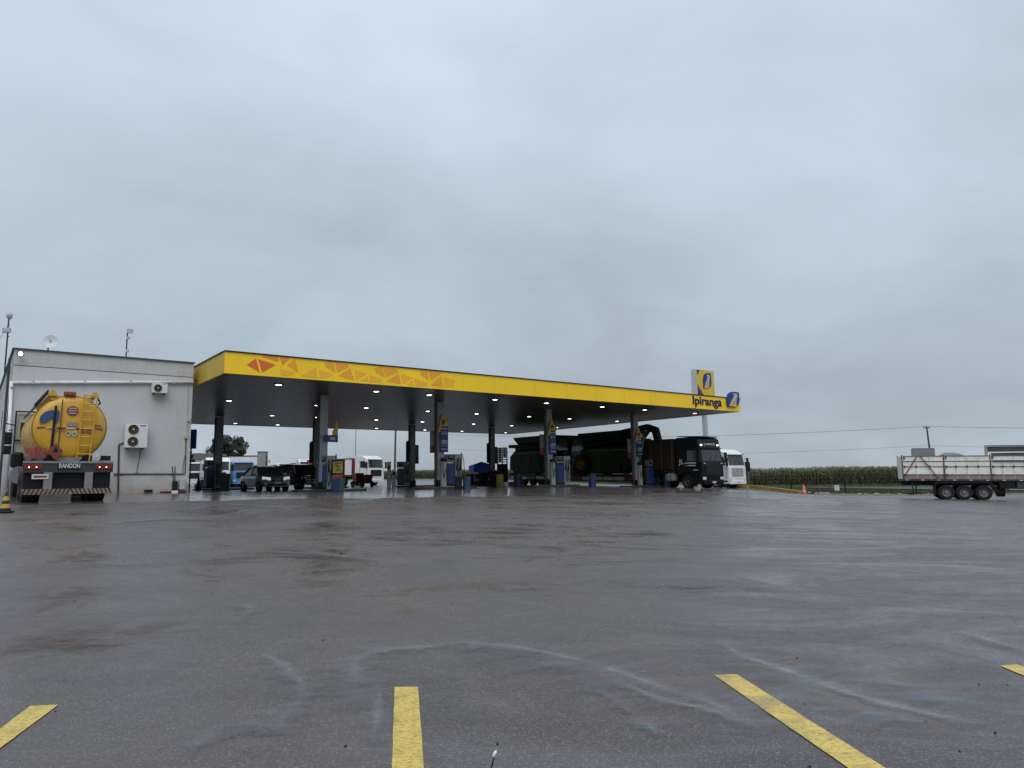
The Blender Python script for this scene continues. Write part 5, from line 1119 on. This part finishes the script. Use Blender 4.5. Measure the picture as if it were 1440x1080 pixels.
Y0 = p.y; zl_ = EYE + ray(706, 653).z / ray(706, 653).y * Y0 - p.z; zh_ = EYE + ray(706, 630).z / ray(706, 630).y * Y0 - p.z
fm = MB()
for x_ in (-.40, -.02, .36): fm.box((x_, 0, zh_ / 2), (.08, .08, zh_))
for j in range(8): fm.box((-.02, 0, zl_ + (zh_ - zl_) * j / 7), (.8, .08, .07))
fm.build('frame', BLACK, r)
MB().box((-.02, .0, zl_ * .55), (.8, .3, zl_ * .9)).build('lower_cabinet', BLACK, r)
for x_ in (-.21, .17):
    for j in range(6 if x_ < 0 else 4): MB().box((x_, .01, zh_ - (zh_ - zl_) * (j + .5) / 7), (.22, .02, .14)).build('pale_tag', DWHITE, r)
p = onrow(713, 8.4); r = thing('tool_crate', 'low white and red crate on the ground beside the yellow drum', 'crate', p, HEAD_A)
MB().box((0, 0, .16), (.9, .5, .32)).build('crate_body', DWHITE, r, bevel=.03); MB().box((.05, -.26, .16), (.35, .02, .3)).build('red_panel', DRED, r)
# blue banner hanging on the hidden side of the building corner
p = cp(0, 0); d_ = ray(272, 617); k = 40 / d_.y; bp_ = Vector((0, 0, EYE)) + d_ * k
r = thing('blue_banner', 'blue vertical sign panel seen past the building corner', 'sign', (bp_.x, bp_.y, gz(bp_.x, bp_.y)), .1)
z1_ = EYE + ray(272, 604).z / ray(272, 604).y * 40 - r.location.z; z0_ = EYE + ray(272, 631).z / ray(272, 631).y * 40 - r.location.z
MB().box((0, 0, (z0_ + z1_) / 2), (.32, .1, z1_ - z0_)).build('panel', mat('banner_blue', (.012, .05, .30), .4), r); MB().tube((-.1, 0, 0), (-.1, 0, z0_), .04).build('post', DGREY, r)
# ================================================================== GRAIN TRAILER (right)
h_tr = math.atan2(-.37, .93); p0 = aty(1271, 690, 51.6)
zA = gz(p0.x + .5, p0.y); TRL = thing('grain_trailer', 'dirty white grain trailer with rusty frames parked at the right edge', 'trailer', (p0.x, p0.y, zA - .02), h_tr)
p1 = p0 + Vector((math.cos(h_tr), math.sin(h_tr), 0)) * 6; TRL.rotation_euler = (0, -math.atan2(gz(p1.x, p1.y) - zA, 6), h_tr)
# origin is rear near-side corner at y=0 ; body extends to y=+2.55
PANW = mat('trailer_panel', (.78, .77, .73), .6, 0, .15, 2.2, dirt=(.34, .26, .2), dirt_amt=.4, stretch=(1, 1, .6))
PURP = mat('faded_purple_board', (.26, .20, .21), .7, 0, .25, 3)
zd, zt2 = 1.44, 3.06; Ls = [0, 2.6, 5.4, 8.1, 10.9]
MB().box((5.45, 1.27, zd - .08), (10.9, 2.54, .14)).build('deck', DGREY, TRL)
MB().box((5.45, .0, zd - .07), (10.9, .05, .12)).build('deck_rail', mat('rail_dark_red', (.05, .022, .022), .6), TRL)
for k in range(22): MB().box((.25 + k * .49, -.03, zd - .07), (.2, .012, .05)).build('reflector', DRED if k % 2 else DWHITE, TRL)
for side, yy in ((0, .03), (1, 2.51)):
    for i in range(4):
        x0_, x1_ = Ls[i] + .06, Ls[i + 1] - .06; n_ = 3 if i == 0 else 4
        for j in range(n_):
            a_ = x0_ + (x1_ - x0_) * j / n_; b__ = x0_ + (x1_ - x0_) * (j + 1) / n_
            for z_a, z_b, mt in ((zd, zd + .30, PURP), (zd + .33, zd + .86, PANW), (zd + .89, zd + 1.24, PANW), (zd + 1.27, zt2, PANW)):
                MB().box(((a_ + b__) / 2, yy + rnd.uniform(-.004, .004), (z_a + z_b) / 2), (b__ - a_ - .03, .05, z_b - z_a)).build('side_panel', mt, TRL)
        ys2 = yy - .045 if side == 0 else yy + .045
        for z_ in (zd + .315, zd + .875, zd + 1.255, zt2): MB().box(((x0_ + x1_) / 2, ys2, z_), (x1_ - x0_, .04, .035)).build('rail', RUST, TRL)
        for j in range(1, n_): MB().box((x0_ + (x1_ - x0_) * j / n_, ys2 - .0, (zd + zt2) / 2), (.025, .03, zt2 - zd)).build('rib', DWHITE, TRL)
        for j in range(1, n_): MB().box((x0_ + (x1_ - x0_) * j / n_, ys2 - .03, zd + .88), (.10, .05, .12)).build('latch', DGREY, TRL)
    for x_ in Ls:
        MB().box((x_, yy - .03 if side == 0 else yy + .03, (zd + zt2) / 2 + .03), (.07, .08, zt2 - zd + .1)).build('stanchion', RUST, TRL)
        if side == 0:
            for z_ in (zd + .3, zd + .88, zt2 - .12): MB().box((x_ + .14, -.05, z_), (.1, .08, .14)).build('hinge', RUST, TRL)
for a_, b__ in (((.15, zd + .30), (.95, zt2)), ((1.15, zt2), (2.25, zd))):
    MB().bar((a_[0], -.08, a_[1]), (b__[0], -.08, b__[1]), .04, .06).build('brace', RUST, TRL)
MB().box((.0, 1.27, (zd + zt2) / 2), (.06, 2.4, zt2 - zd)).build('tail_gate', PANW, TRL)
# raised second tier further forward
for x_ in (5.2, 7.7, 8.1, 10.8): MB().box((x_, .0, zt2 + .36), (.16, .12, .66)).build('tier_post', mat('tier_post_tan', (.38, .28, .2), .7), TRL)
MB().box((6.45, .05, zt2 + .45), (2.4, .05, .36)).build('tier_board', DGREY, TRL); MB().box((9.45, .05, zt2 + .45), (2.5, .05, .36)).build('tier_board', mat('tier_board_pink', (.42, .33, .3), .7), TRL)
MB().box((6.45, -.01, zt2 + .22), (2.4, .07, .07)).build('tier_rail', WHITE, TRL); MB().box((6.45, -.0, zt2 + .68), (2.6, .08, .06)).build('tier_rail', DGREY, TRL); MB().box((9.45, -.01, zt2 + .22), (2.5, .07, .12)).build('tier_rail', RUST, TRL)
MB().bar((5.5, .1, zt2 + .07), (7.6, .1, zt2 + .10), .05, .2).build('tarpaulin_roll', mat('tarp_green_grey', (.12, .14, .12), .6), TRL)
MB().box((7.2, -.09, zd + 1.26), (3.4, .04, .07)).build('black_bar', BLACK, TRL)
# load
o = MB().box((1.55, 1.4, zt2 + .15), (1.35, 1.2, .9)).build('load_box', GREY, TRL)
MB().loft([[(v[0] - .75, v[1], v[2]) for v in sec_] for sec_ in ([(3.2, .7, zt2 - .1), (4.9, .7, zt2 - .1), (4.9, 1.9, zt2 - .1), (3.2, 1.9, zt2 - .1)], [(3.5, .8, zt2 + .16), (4.6, .8, zt2 + .16), (4.6, 1.8, zt2 + .16), (3.5, 1.8, zt2 + .16)], [(3.7, .9, zt2 + .26), (4.2, .9, zt2 + .26), (4.2, 1.7, zt2 + .26), (3.7, 1.7, zt2 + .26)])]).build('covered_load', mat('cover_grey', (.16, .17, .19), .5), TRL)
# undercarriage
for s_ in (.75, 1.8): MB().box((5.45, s_, zd - .3), (10.8, .12, .32)).build('chassis_beam', BLACK, TRL)
for x_ in (2.65, 3.74, 4.90):
    for y_, sd2 in ((.22, -1), (2.3, 1)): wheel(TRL, x_, y_, .51, .34, RIM, sd2)
    MB().tube((x_, .2, .51), (x_, 2.3, .51), .08).build('axle', BLACK, TRL)
MB().prism([(1.9, .35), (1.9, 1.15), (2.1, 1.26), (5.2, 1.26), (5.5, 1.1), (5.7, .6), (5.6, .6), (5.35, 1.02), (5.15, 1.16), (2.15, 1.16), (2.0, 1.1), (2.0, .35)], (0, .5, 0), X3, Z3, .5).build('mudguard', BLACK, TRL)
MB().box((1.93, .28, .6), (.04, .5, .75)).build('mudflap', BLACK, TRL)
for y_ in (.15, 1.3): MB().box((.55 + .3 * y_, y_, .85), (.08, .08, 1.05)).build('bumper_leg', BLACK, TRL)
MB().box((.45, .7, .40), (.14, 2.1, .14)).build('rear_bumper', BLACK, TRL); MB().box((.55, .02, .42), (1.1, .1, .08)).build('rear_bumper_plate', BLACK, TRL)
for x_, m__, w_ in ((6.3, BLACK, .9), (7.2, DGREY, .7), (8.3, mat('tool_box_green', (.03, .04, .04), .5), 1.2)): MB().box((x_, .35, 1.05), (w_, .55, .5)).build('tool_box', m__, TRL, bevel=.02)
MB().tube((5.75, .6, .6), (6.2, .6, .6), .36, n=16).build('spare_wheel', TYRE, TRL); MB().bar((6.4, .1, .76), (10.8, .1, .74), .05).build('side_guard', STEEL, TRL)
MB().box((8.0, .15, .62), (.12, .1, .3)).build('support_leg', DWHITE, TRL)
for y_ in (.25, 2.3): wheel(TRL, 10.2, y_, .51, .34, RIM, -1 if y_ < 1 else 1)
# ================================================================== TOTEM SIGN
dT = 75; pT = aty(991.5, 600, dT); zg = gz(pT.x, pT.y)
r = thing('station_totem', 'tall station totem with yellow panel and blue emblem behind the canopy', 'sign', (pT.x, pT.y, zg), HEAD_A)
zz_t = EYE + ray(990, 521).z / ray(990, 521).y * dT - zg
wT, dpt, hT = 2.95, .70, 4.3
MB().box((0, 0, (zz_t - 1) / 2), (.45, .34, zz_t - 1)).build('pole', LGREY, r)
MB().box((0, 0, zz_t - hT / 2), (wT, dpt, hT)).build('cabinet', mat('totem_white', (.55, .56, .57), .5), r)
MB().box((0, -dpt / 2 - .01, zz_t - hT / 2), (wT - .06, .02, hT - .06)).build('yellow_panel', mat('totem_yellow', (.66, .47, .03), .4), r)
fx = lambda l: [(x * wT, y * hT) for x, y in l]; oo = (-wT / 2, -dpt / 2 - .022, zz_t - hT)
MB().prism(fx([(.03, .02), (.03, .60), (.35, .34), (.75, .02)]), oo, X3, Z3, .006).build('blue_corner', BLUE, r)
MB().prism(fx([(.03, .60), (.03, .65), (.38, .38), (.82, .02), (.75, .02), (.35, .34)]), oo, X3, Z3, .007).build('orange_band', ORANGE, r)
MB().prism(fx([(.03, .98), (.03, .84), (.20, .98)]), oo, X3, Z3, .006).build('blue_corner', BLUE, r)
logo(r, (-wT * .16, -dpt / 2 - .03, zz_t - 2.0), X3, Z3, wT * .48, 1.7, BLUE, LW, LO, .02)
# ================================================================== UTILITY POLES AND WIRES
WOOD = mat('pole_wood', (.07, .055, .045), .8)
def upole(px, py_top, d, lean, label):
    top = aty(px, py_top, d); bx_ = top.x + lean; z = gz(bx_, d)
    r = thing('utility_pole', label, 'utility pole', (bx_, d, z), 0, 'utility poles along the highway')
    h = top.z - z; MB().tube((0, 0, -.2), (-lean, 0, h), .17, .11).build('pole', WOOD, r)
    MB().box((-lean + .05 * lean, 0, h - .25), (1.0, .12, .13)).build('crossarm', WOOD, r)
    for s_ in (-.42, 0, .42): MB().tube((-lean + s_, 0, h - .18), (-lean + s_, 0, h + .02), .04).build('insulator', DGREY, r)
    return top
P1 = upole(1303, 599.5, 112, .35, 'leaning wooden utility pole behind the grain trailer')
P0 = Vector((-14, 152, 11.2)); P2 = Vector((128, 100, 8.6))
wmat = mat('wire', (.10, .11, .12), .5)
def wire(a, b, sag, label, rad=.016):
    m_ = MB(); pts_ = []
    for k in range(25):
        t_ = k / 24; p_ = a.lerp(b, t_); p_.z -= sag * 4 * t_ * (1 - t_); pts_.append(p_)
    m_.path(pts_, rad, 5); o = m_.build('power_line', wmat); tag(o, label, 'cable', 'power lines over the corn field')
wire(P1, P2, .9, 'upper power line running right from the leaning pole', .028); wire(P1, P0, 1.1, 'upper power line running left from the leaning pole', .028)
wire(P1 - Z3 * 3.0 + Y3 * .3, P2 - Z3 * 3, .9, 'lower power line running right above the grain trailer', .018); wire(P1 - Z3 * 3.0 + Y3 * .3, P0 - Z3 * 3, 1.3, 'lower power line running left above the corn', .018)
# lamp post seen through canopy, thin mast near x=556 and x=500
p = aty(555, 640, 82); r = thing('lamp_post', 'dark slim post standing in the rear yard right of the white truck', 'post', (p.x, p.y, gz(p.x, p.y))); zt_ = EYE + ray(556, 600).z / ray(556, 600).y * 82 - r.location.z
MB().tube((0, 0, 0), (.12, 0, zt_ + 1.5), .13, .09).build('post', DGREY, r); MB().bar((.1, 0, zt_ + 1.5), (1.2, 0, zt_ + 1.6), .08).build('arm', DGREY, r); MB().box((1.4, 0, zt_ + 1.6), (.6, .25, .12)).build('lamp_head', LGREY, r)
p = aty(500, 640, 120); r = thing('lamp_post', 'thin pale pole far behind the red trailer', 'post', (p.x, p.y, gz(p.x, p.y))); MB().tube((0, 0, 0), (0, 0, 11), .08, .05).build('post', GREY, r); MB().bar((0, 0, 11), (1, 0, 11.1), .06).build('arm', GREY, r)
# ================================================================== KERB, VERGE, POSTS
def ribbon_kerb(pts2, w, h, m, label, name='yellow_kerb', kind=None):
    vs = []; n_ = 0; P = []
    for i in range(len(pts2) - 1):
        a_, b__ = Vector(pts2[i]), Vector(pts2[i + 1]); k_ = max(2, int((b__ - a_).length / .8))
        for j in range(k_): P.append(a_.lerp(b__, j / k_))
    P.append(Vector(pts2[-1])); secs = []
    for i, p_ in enumerate(P):
        d_ = (P[min(i + 1, len(P) - 1)] - P[max(i - 1, 0)]).normalized(); s_ = Vector((-d_.y, d_.x)); z = gz(p_.x, p_.y)
        secs.append([(*(p_ + s_ * q_), z + zz2) for q_, zz2 in ((-w / 2, -.12), (-w / 2 + .02, h), (w / 2 - .02, h), (w / 2, -.12))])
    o = MB().loft(secs).build(name, m); return tag(o, label, 'kerb', kind=kind)
ka, kb, kc, kd = atg(1125, 694.5), atg(1085, 689.5), atg(1055, 686.3), atg(1010, 684)
ribbon_kerb([(ka.x, ka.y), (kb.x, kb.y), (kc.x, kc.y), (kd.x, kd.y), (kd.x - 1.5, kd.y + 9)], .35, .27, YKERB, 'worn yellow kerb curving from the exit towards the orange cone')
GK = mat('white_stone', (.36, .34, .30), .7, 0, .3, 5)
ribbon_kerb([(25, 59.9), (40, 60.15), (60, 60.3), (110, 58)], .22, .11, mat('pale_kerb', (.26, .24, .19), .7, 0, .4, 3), 'pale low kerb between the lot and the grass verge', 'lot_kerb')
st = MB()
for i in range(60):
    x_ = 25 + rnd.random() * 16; y_ = 60.6 + rnd.random() * 1.2; s_ = .06 + rnd.random() * .12; z_ = gz(x_, y_)
    st.lathe([(.001, -s_ * .3), (s_, 0), (s_ * .7, s_ * .55), (.001, s_ * .7)], (x_, y_, z_), (rnd.random() * .4, rnd.random() * .4, 1), 6)
o = st.build('stone', GK); o['kind'] = 'stuff'; o['label'] = 'pale loose stones along the kerb'
def grass(name, label, area, n_, hmin, hmax, m, seed=3):
    rg = random.Random(seed); mb_ = MB(); pts_ = [area(rg) for _ in range(n_)]; zs = gzs(pts_)
    for (x_, y_), z_ in zip(pts_, zs):
        h = hmin + (hmax - hmin) * rg.random(); a_ = rg.random() * 6.28; w = .05 + .05 * rg.random(); dx, dy = math.cos(a_) * w, math.sin(a_) * w
        lx_, ly_ = (rg.random() - .5) * h, (rg.random() - .5) * h
        mb_.add([(x_ - dx, y_ - dy, z_ - .08), (x_ + dx, y_ + dy, z_ - .08), (x_ + lx_, y_ + ly_, z_ + h)], [(0, 1, 2)])
    me = bpy.data.meshes.new(name); me.from_pydata(mb_.v, [], mb_.f); me.materials.append(m); o = bpy.data.objects.new(name, me); C.objects.link(o); o['kind'] = 'stuff'; o['label'] = label
GR = mat('verge_grass', (.060, .078, .024), .8, 0, .45, .7, dirt=(.12, .11, .04), dirt_amt=.5)
grass('verge_grass', 'short green grass on the strip between the lot and the highway', lambda g_: (25 + g_.random() * 75, 60.4 + g_.random() * 12.5), 26000, .04, .16, GR)
grass('far_verge_grass', 'rough grass along the foot of the corn', lambda g_: (28 + g_.random() * 75, 90.2 + g_.random() * 5), 12000, .06, .3, GR, 5)
for px_, py_, d_, m__, lb, hh in ((1113, 690, 63, BLACK, 'short black post on the verge left of the orange cone', .75), (1188.6, 691, 64, BLACK, 'short black post on the verge right of the white marker', .85), (1177, 691, 66, DWHITE, 'short white marker post on the verge', .5)):
    p = aty(px_, py_, d_); r = thing('marker_post', lb, 'post', (p.x, p.y, gz(p.x, p.y)), 0, 'marker posts on the verge')
    MB().box((0, 0, hh / 2), (.10 if m__ is BLACK else .45, .08, hh)).build('post', m__, r, bevel=.01); MB().box((0, 0, hh + .03), (.12 if m__ is BLACK else .5, .1, .06)).build('cap', m__, r)
# ================================================================== CORN
def leafmat(name, c1, c2):
    m = bpy.data.materials.new(name); m.use_nodes = True; t = m.node_tree; b = t.nodes['Principled BSDF']; n = t.nodes.new
    c = n('ShaderNodeTexCoord'); a = n('ShaderNodeTexNoise'); a.inputs['Scale'].default_value = 1.4; a.inputs['Detail'].default_value = 8; a.inputs['Roughness'].default_value = .8; t.links.new(c.outputs['Object'], a.inputs['Vector'])
    r = n('ShaderNodeValToRGB'); r.color_ramp.elements[0].position = .35; r.color_ramp.elements[0].color = (*c1, 1); r.color_ramp.elements[1].position = .68; r.color_ramp.elements[1].color = (*c2, 1)
    t.links.new(a.outputs[0], r.inputs[0]); t.links.new(r.outputs[0], b.inputs['Base Color']); b.inputs['Roughness'].default_value = .55
    return m
CORNL = leafmat('corn_leaf', (.040, .056, .014), (.105, .105, .038)); TASS = mat('corn_tassel', (.19, .165, .08), .8, 0, .3, 5)
def corn(name, label, edge, rows, rs, step, H, seed, leafn=9, hs=None):
    rg = random.Random(seed); lv, lf, tv, tf = [], [], [], []
    P = [Vector(p_) for p_ in edge]; base = []
    for k in range(rows):
        for i in range(len(P) - 1):
            a_, b__ = P[i], P[i + 1]; L_ = (b__ - a_).length; nrm = Vector((-(b__ - a_).y, (b__ - a_).x)).normalized(); nrm = nrm if nrm.y > 0 else -nrm
            for j in range(int(L_ / step)): q_ = a_.lerp(b__, (j + rg.random() * .7) / (L_ / step)) + nrm * (k * rs + (rg.random() - .5) * .2); base.append((q_.x, q_.y, k))
    zs = gzs([(b0, b1) for b0, b1, _ in base])
    for (x_, y_, k), z_ in zip(base, zs):
        h = H * (.86 + .2 * rg.random()) * (1 + .03 * math.sin(x_ * .31) + .02 * math.sin(x_ * .87 + 1)); o_ = len(lv); a0 = rg.random() * 3.14
        lv += [(x_ - .02, y_, z_ - .1), (x_ + .02, y_, z_ - .1), (x_ + .02, y_, z_ + h * .9), (x_ - .02, y_, z_ + h * .9)]; lf.append((o_, o_ + 1, o_ + 2, o_ + 3))
        for q_ in range(leafn):
            zz2 = z_ + h * (.01 + .91 * (q_ + rg.random() * .6) / leafn); a_ = a0 + (q_ % 2) * 3.14 + (rg.random() - .5) * 1.3; l_ = .45 + .35 * rg.random(); c_, s_ = math.cos(a_), math.sin(a_); w = .045 + .02 * rg.random()
            o_ = len(lv); r1, r2 = l_ * .5, l_; u1, u2 = .22 + .12 * rg.random(), .0 + .2 * rg.random() - .05
            lv += [(x_ - s_ * w * .5, y_ + c_ * w * .5, zz2), (x_ + s_ * w * .5, y_ - c_ * w * .5, zz2), (x_ + c_ * r1 + s_ * w, y_ + s_ * r1 - c_ * w, zz2 + u1), (x_ + c_ * r1 - s_ * w, y_ + s_ * r1 + c_ * w, zz2 + u1), (x_ + c_ * r2, y_ + s_ * r2, zz2 + u2)]
            lf += [(o_, o_ + 1, o_ + 2, o_ + 3), (o_ + 3, o_ + 2, o_ + 4)]
        for q_ in range(3):
            o_ = len(tv); a_ = rg.random() * 6.28; tv += [(x_ - .018, y_, z_ + h * .88), (x_ + .018, y_, z_ + h * .88), (x_ + math.cos(a_) * .12, y_ + math.sin(a_) * .12, z_ + h * 1.03)]; tf.append((o_, o_ + 1, o_ + 2))
    me = bpy.data.meshes.new(name); nl = len(lv); me.from_pydata(lv + tv, [], lf + [tuple(i + nl for i in f) for f in tf]); me.materials.append(CORNL); me.materials.append(TASS)
    mi = np.zeros(len(me.polygons), dtype=np.int32); mi[len(lf):] = 1; me.polygons.foreach_set('material_index', mi)
    o = bpy.data.objects.new(name, me); C.objects.link(o); o['kind'] = 'stuff'; o['label'] = label
corn('corn_field', 'tall green corn field beyond the highway', [(31, 96.2), (46, 95.4), (72, 95.6), (100, 95)], 9, .7, .22, 2.4, 21)
corn('far_corn_field', 'distant yellowish crop field seen through the canopy', [(-70, 196), (-34, 168), (-6, 146), (16, 122), (32, 104)], 7, .8, .26, 1.9, 22, 9)
# low far field surface behind the first rows so no gap opens at the back
FIELD = mat('far_field', (.075, .095, .035), .9, 0, .35, .05, bump=.5, bscale=1)
def field(name, e1, e2, dz, nu=40, nv=8): sheet(name, e1, e2, nu, nv, dz, FIELD)
field('crop_surface', [(-90, 215), (-34, 172), (-4, 150), (18, 126), (33, 109), (48, 103), (100, 102)], [(-300, 420), (-100, 520), (0, 560), (80, 500), (160, 400), (200, 300), (240, 240)], 1.65)
# ================================================================== TREES
BARK = mat('bark', (.05, .04, .03), .9)
TL = leafmat('tree_leaf', (.012, .022, .010), (.04, .06, .022))
def tree(label, px, d, ytop, wpx, hcrown_px, seed, nclump=34):
    rg = random.Random(seed); p = aty(px, 660, d); z = gz(p.x, p.y); top = EYE + ray(px, ytop).z / ray(px, ytop).y * d - z; u_ = d / FPX; cw = wpx * u_ / 2; ch = hcrown_px * u_
    r = thing('tree', label, 'tree', (p.x, p.y, z), 0, 'trees behind the station')
    tb = MB().tube((0, 0, -.2), (.1, 0, top - ch * .55), .28, .16)
    for k in range(7): a_ = k * .9; tb.tube((.05, 0, top - ch * (.9 - .05 * k)), (math.cos(a_) * cw * .7, math.sin(a_) * cw * .7, top - ch * (.5 - .03 * k)), .09, .03, 6)
    tb.build('trunk', BARK, r)
    vs, fs = [], []
    for c_ in range(nclump):
        a_ = rg.random() * 6.28; rr = math.sqrt(rg.random()) * cw * .95; hz = rg.random(); zc_ = top - ch * (.12 + .8 * hz); lim = math.sin(math.pi * min(1, .22 + hz * .62)); cx_, cy_ = math.cos(a_) * rr * lim, math.sin(a_) * rr * lim; cr = cw * (.16 + .14 * rg.random())
        for q_ in range(300):
            v = Vector((rg.gauss(0, 1), rg.gauss(0, 1), rg.gauss(0, .7))); v = v.normalized() * cr * rg.random() ** .4; q0 = Vector((cx_, cy_, zc_)) + v; s_ = .06 + .08 * rg.random()
            d1 = Vector((rg.gauss(0, 1), rg.gauss(0, 1), rg.gauss(0, 1))).normalized() * s_; d2 = d1.orthogonal().normalized() * s_ * .8; o_ = len(vs); vs += [q0 - d1, q0 + d2, q0 + d1, q0 - d2]; fs.append((o_, o_ + 1, o_ + 2, o_ + 3))
    me = bpy.data.meshes.new('crown'); me.from_pydata([tuple(v) for v in vs], [], fs); me.materials.append(TL); o = bpy.data.objects.new('crown', me); C.objects.link(o); o.parent = r
tree('round dark tree rising behind the rear column', 319, 118, 613, 50, 36, 4, 85)
tree('dark tree just past the building corner', 266, 110, 629, 30, 24, 9, 24)
# low grey shed roof behind the trucks at the left
p = aty(296, 655, 96); r = thing('shed', 'low shed with brown tiled roof behind the white truck', 'shed', (p.x, p.y, gz(p.x, p.y)), .1)
zt_ = EYE + ray(296, 638).z / ray(296, 638).y * 96 - r.location.z
MB().box((0, 0, (zt_ - .8) / 2), (3.0, 3, zt_ - .8)).build('wall', LGREY, r); MB().prism([(-1.8, zt_ - .8), (1.8, zt_ - .8), (1.5, zt_ - .05), (-1.5, zt_)], (0, 1.8, 0), X3, Z3, 3.6).build('roof', mat('roof_brown', (.12, .10, .09), .8), r)
